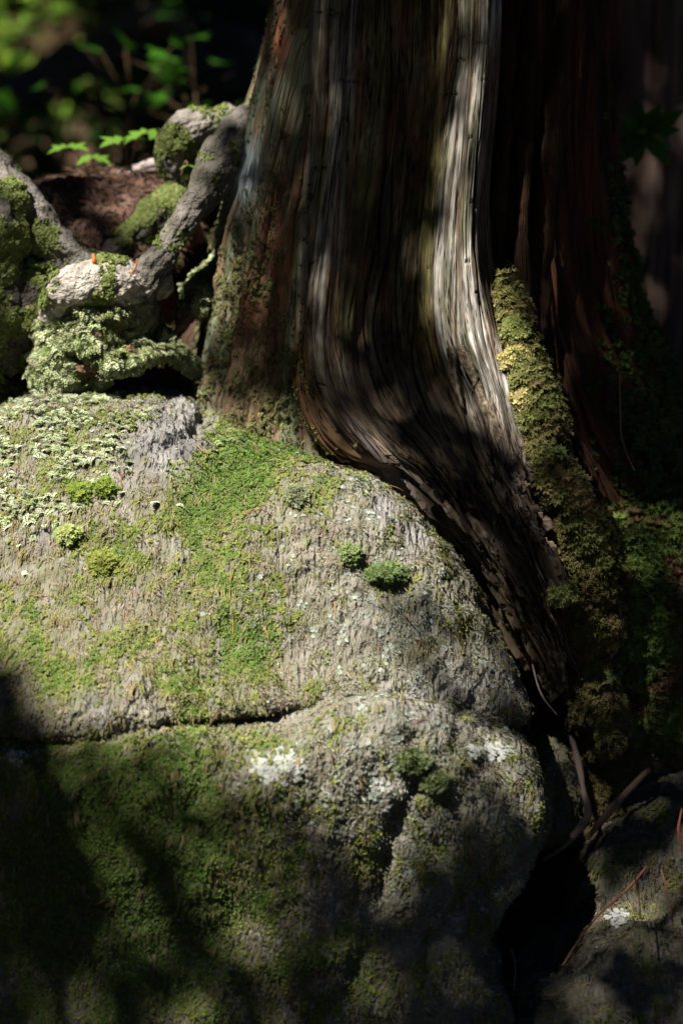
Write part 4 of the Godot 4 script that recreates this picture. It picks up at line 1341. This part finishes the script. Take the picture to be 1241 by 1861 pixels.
	twig("thin pale rootlet hanging from the root's tip into the crevice", [[965, 1195, .12, .002], [975, 1240, .14, .0022], [988, 1270, .15, .002], [1012, 1300, .15, .0014]], Color(0.20, 0.16, 0.14))
	twig("thin dry stem hanging in front of the dark trunk", [[1125, 680, .0, .0014], [1126, 740, .0, .0016], [1130, 800, .0, .0016], [1152, 856, .0, .001]], Color(0.22, 0.13, 0.08))
	twig("long reddish rootlet over the lower right boulder", [[1175, 1575, .35, .002], [1140, 1615, .42, .0025], [1090, 1660, .48, .0025], [1050, 1710, .5, .0022], [1022, 1755, .52, .001]], Color(0.24, 0.11, 0.08))
	twig("short reddish rootlet right of the lichen spot", [[1200, 1580, .42, .0015], [1212, 1620, .5, .0018], [1222, 1680, .55, .001]], Color(0.24, 0.11, 0.08))
	twig("reddish rootlet hanging beside the lichen spot", [[1152, 1590, .42, .0015], [1160, 1630, .5, .0016], [1163, 1670, .54, .001]], Color(0.22, 0.11, 0.08))
	twig("red brown stem at the right edge above the corner boulder", [[1238, 1470, .2, .002], [1232, 1510, .24, .0025], [1240, 1550, .26, .001]], Color(0.30, 0.10, 0.06))
	twig("thin grey stem curving in the dark crevice", [[928, 1725, .45, .0008], [936, 1755, .46, .001], [933, 1800, .48, .0007]], Color(0.20, 0.18, 0.14))
	twig("yellow hanging moss string on the sunlit boulder", [[421, 1030, on(421, 1040) + .005, .001], [418, 1080, on(419, 1080) + .004, .0014], [424, 1130, on(423, 1130) + .005, .0013], [422, 1168, on(424, 1168) + .004, .0006]], Color(0.15, 0.12, 0.045))
	twig("small orange shoot standing on the pale knob", [[176, 488, -.14, .002], [172, 474, -.13, .004], [170, 462, -.13, .0015]], Color(0.42, 0.13, 0.04))
	twig("orange dry twig beside the pale knob", [[238, 498, -.14, .0015], [246, 488, -.13, .0018], [250, 470, -.13, .0012]], Color(0.36, 0.14, 0.06))

func twig(label: String, q: Array, c: Color) -> void:
	var m := put("twig", rod(q, 30, 8, q[1][3] * 0.35, 40.0), flat_mat(c))
	tag(m, label, "twig")

# ---------------------------------------------------------------- the leaf roof overhead, with its gaps
func canopy() -> void:
	# how much sun comes down where: [share of the sun, outline on the lit things as columns and rows]; later rows win
	var lit := [
		[0.006, [[540, -80], [800, -80], [800, 560], [760, 900], [560, 800]]],
		[0.10, [[400, -80], [540, -80], [540, 720], [380, 760]]],
		[0.02, [[545, 60], [605, 60], [605, 300], [585, 650], [545, 650]]],
		[0.035, [[560, 590], [680, 590], [760, 720], [640, 740]]],
		[0.03, [[700, 850], [960, 1080], [1030, 1260], [1060, 1060], [930, 780], [800, 830]]],
		[0.3, [[895, 545], [950, 570], [985, 700], [1000, 800], [960, 820], [915, 740]]],
		[0.10, [[960, 820], [1060, 900], [1120, 1080], [1120, 1260], [1040, 1260], [1000, 1050]]],
		[0.16, [[1080, 940], [1330, 930], [1330, 1100], [1110, 1130]]],
		[0.05, [[1000, 1130], [1330, 1100], [1330, 1400], [1050, 1350]]],
		[0.05, [[560, 1440], [860, 1310], [1010, 1390], [1010, 1600], [880, 1680], [700, 1861], [560, 1861]]],
		[0.05, [[910, 1861], [960, 1780], [1130, 1640], [1330, 1600], [1330, 1950], [910, 1950]]],
		[0.06, [[1050, 1350], [1330, 1300], [1330, 1600], [1090, 1640]]],
		[0.04, [[-80, 1340], [300, 1600], [560, 1861], [560, 1950], [-80, 1950]]],
		[0.08, [[200, 1560], [560, 1470], [600, 1861], [330, 1861]]],
		[0.17, [[90, 1320], [430, 1310], [520, 1440], [480, 1600], [300, 1640], [160, 1480]]],
		[0.02, [[-90, 400], [95, 420], [95, 600], [70, 700], [-90, 690]]],
		[0.12, [[40, 310], [330, 310], [330, 480], [90, 480]]],
		[0.5, [[150, 280], [330, 270], [320, 335], [150, 350]]],
		[1.0, [[-90, 690], [90, 690], [330, 710], [400, 760], [520, 790], [620, 825], [720, 875], [800, 955], [850, 1040], [860, 1120], [800, 1240], [840, 1270], [760, 1310], [700, 1420], [630, 1480], [540, 1450], [430, 1350], [250, 1330], [110, 1290], [60, 1190], [-90, 1110]]],
		[0.4, [[650, 1090], [860, 1020], [900, 1140], [880, 1235], [690, 1235]]],
		[1.0, [[80, 470], [240, 465], [290, 470], [290, 560], [180, 560], [330, 600], [330, 690], [70, 710], [60, 620]]],
		[0.55, [[290, 600], [320, 520], [370, 470], [420, 480], [400, 560], [340, 620], [400, 700], [360, 740], [320, 680]]],
		[1.0, [[-90, 250], [0, 283], [118, 402], [96, 402], [40, 340], [0, 315], [-90, 290]]],
		[1.0, [[0, 345], [28, 350], [26, 490], [3, 490]]],
		[1.0, [[305, 370], [350, 320], [375, 345], [300, 470], [275, 525], [235, 525], [245, 480]]],
		[1.0, [[330, 178], [450, 178], [450, 210], [385, 208], [362, 300], [335, 300]]],
		[0.16, [[835, -80], [905, -80], [893, 230], [815, 240]]],
		[0.5, [[815, 240], [893, 220], [880, 440], [792, 440]]],
		[1.0, [[792, 430], [880, 430], [930, 600], [975, 770], [905, 775], [850, 650], [835, 600], [790, 545]]],
		[0.05, [[378, 225], [450, 214], [450, 320], [400, 345], [372, 330], [365, 290]]],
		[0.35, [[840, 1335], [945, 1335], [950, 1380], [850, 1395]]],
		[0.4, [[1090, 1640], [1150, 1640], [1150, 1690], [1090, 1690]]],
	]
	var polys := []
	for l in lit:
		var poly := PackedVector2Array()
		for q in l[1]: poly.append(Vector2(q[0], q[1]))
		polys.append(poly)
	var step := 0.02
	var share := {}
	var votes := {}
	var first := {}      # how far up the sun's way the first thing stands
	for c in rock_cells:
		var w: Vector3 = rock_cells[c][0]
		var e := Vector2i(int(floor(w.dot(E1) / step)), int(floor(w.dot(E2) / step)))
		first[e] = maxf(first.get(e, -1e9), w.dot(SUN))
	for c in rock_cells:
		var p := Vector2(c.x * 6.0 + 3.0, c.y * 6.0 + 3.0)
		var T := 0.012
		for k in range(polys.size() - 1, -1, -1):
			if Geometry2D.is_point_in_polygon(p, polys[k]):
				T = lit[k][0]
				break
		var w: Vector3 = rock_cells[c][0]
		var e := Vector2i(int(floor(w.dot(E1) / step)), int(floor(w.dot(E2) / step)))
		if w.dot(SUN) < first[e] - 0.12: continue
		share[e] = share.get(e, 0.0) + T
		votes[e] = votes.get(e, 0) + 1
	for e in share: share[e] /= votes[e]
	for pas in 4:
		var extra := {}
		for e in share:
			for d in [Vector2i(1, 0), Vector2i(-1, 0), Vector2i(0, 1), Vector2i(0, -1)]:
				if not share.has(e + d): extra[e + d] = maxf(extra.get(e + d, 0.0), share[e])
		share.merge(extra)
	# shafts that land on the slope behind: [share, outline as column, row, depth]
	var landing := [
		[1.0, [[-40, -40, -6.4], [150, -40, -6.4], [130, 110, -6.3], [-40, 150, -6.3]]],
		[0.35, [[190, 20, -5.6], [340, 0, -5.6], [340, 50, -5.6], [190, 70, -5.6]]],
		[0.12, [[40, 130, -4.8], [200, 80, -4.8], [230, 100, -4.9], [30, 190, -4.8]]],
		[0.03, [[1110, -80, -1.8], [1241, -80, -1.8], [1241, 640, -1.8], [1130, 640, -1.8]]],
		[0.5, [[1120, 180, -.76], [1210, 180, -.75], [1210, 300, -.75], [1120, 300, -.76]]],
	]
	var far := []
	for l in landing:
		var poly := PackedVector2Array()
		for q in l[1]:
			var p := U(q[0], q[1], q[2])
			poly.append(Vector2(p.dot(E1), p.dot(E2)))
		far.append(poly)
	var lo := Vector2(1e9, 1e9)
	var hi := -lo
	for e in share:
		lo = lo.min(Vector2(e) * step)
		hi = hi.max(Vector2(e) * step)
	lo = lo.max(Vector2(-2.5, -2.5)) - Vector2.ONE * 0.15
	hi = hi.min(Vector2(2.5, 2.5)) + Vector2.ONE * 0.15
	var flecks := {}
	for q in sunlit:
		var c := Vector2(q[0].dot(E1), q[0].dot(E2)) / step
		var r := int(q[2] / step + 2.0)
		for i in range(-r, r + 1):
			for j in range(-r, r + 1):
				if i * i + j * j <= r * r: flecks[Vector2i(int(floor(c.x)) + i, int(floor(c.y)) + j)] = q[1]
	var depth := 6.0
	var N1 := 70000          # leaves all over the roof
	var N2 := int((hi.x - lo.x) * (hi.y - lo.y) * depth / 0.0009)   # small ones where the shafts come down
	var buf := PackedFloat32Array()
	buf.resize((N1 + N2) * 16)
	var n := 0
	for tries in N1 + N2:
		var big := tries < N1
		var p := Vector3(rng.randf_range(-8.5, 2.5), rng.randf_range(6.2, 8.2), rng.randf_range(-9.5, 6.5))
		if not big:
			p = E1 * rng.randf_range(lo.x, hi.x) + E2 * rng.randf_range(lo.y, hi.y)
			p += SUN * ((rng.randf_range(6.2, 8.2) - p.y) / SUN.y)
		var v := Vector2(p.dot(E1), p.dot(E2))
		if big and v.x > lo.x and v.y > lo.y and v.x < hi.x and v.y < hi.y: continue
		var reach := 0.08 if big else 0.025
		var T := 0.0
		for d in [Vector2.ZERO, Vector2(reach, 0), Vector2(-reach, 0), Vector2(0, reach), Vector2(0, -reach)]:
			var q: Vector2 = (v + d) / step
			var e := Vector2i(int(floor(q.x)), int(floor(q.y)))
			if share.has(e): T = maxf(T, share[e])
		for k in far.size():
			if Geometry2D.is_point_in_polygon(v, far[k]): T = maxf(T, landing[k][0])
		T = maxf(T, flecks.get(Vector2i(int(floor(v.x / step)), int(floor(v.y / step))), 0.0))
		if T > 0.004 and rng.randf() < 1.0 + log(T) / depth: continue
		var size := rng.randf_range(0.15, 0.22) if big else rng.randf_range(0.035, 0.058)
		var b := Basis(Vector3(rng.randfn(), rng.randfn() * 0.3, rng.randfn()).normalized(), rng.randfn() * 0.5).rotated(Vector3.UP, rng.randf() * TAU).scaled(Vector3.ONE * size)
		var o := n * 16
		buf[o] = b.x.x; buf[o + 1] = b.y.x; buf[o + 2] = b.z.x; buf[o + 3] = p.x
		buf[o + 4] = b.x.y; buf[o + 5] = b.y.y; buf[o + 6] = b.z.y; buf[o + 7] = p.y
		buf[o + 8] = b.x.z; buf[o + 9] = b.y.z; buf[o + 10] = b.z.z; buf[o + 11] = p.z
		var t := rng.randf_range(0.7, 1.2)
		buf[o + 12] = 0.05 * t; buf[o + 13] = 0.10 * t; buf[o + 14] = 0.025 * t; buf[o + 15] = 1.0
		n += 1
	buf.resize(n * 16)
	var mm := MultiMesh.new()
	mm.transform_format = MultiMesh.TRANSFORM_3D
	mm.use_colors = true
	mm.mesh = leaf_mesh(1.0, 0.45, 0.1)
	mm.instance_count = n
	mm.buffer = buf
	var o := MultiMeshInstance3D.new()
	o.name = "leaf_canopy"
	o.multimesh = mm
	o.material_override = mat.plain
	add_child(o)
	tag(o, "roof of forest leaves overhead that lets shafts of sun through", "canopy", "", "stuff")
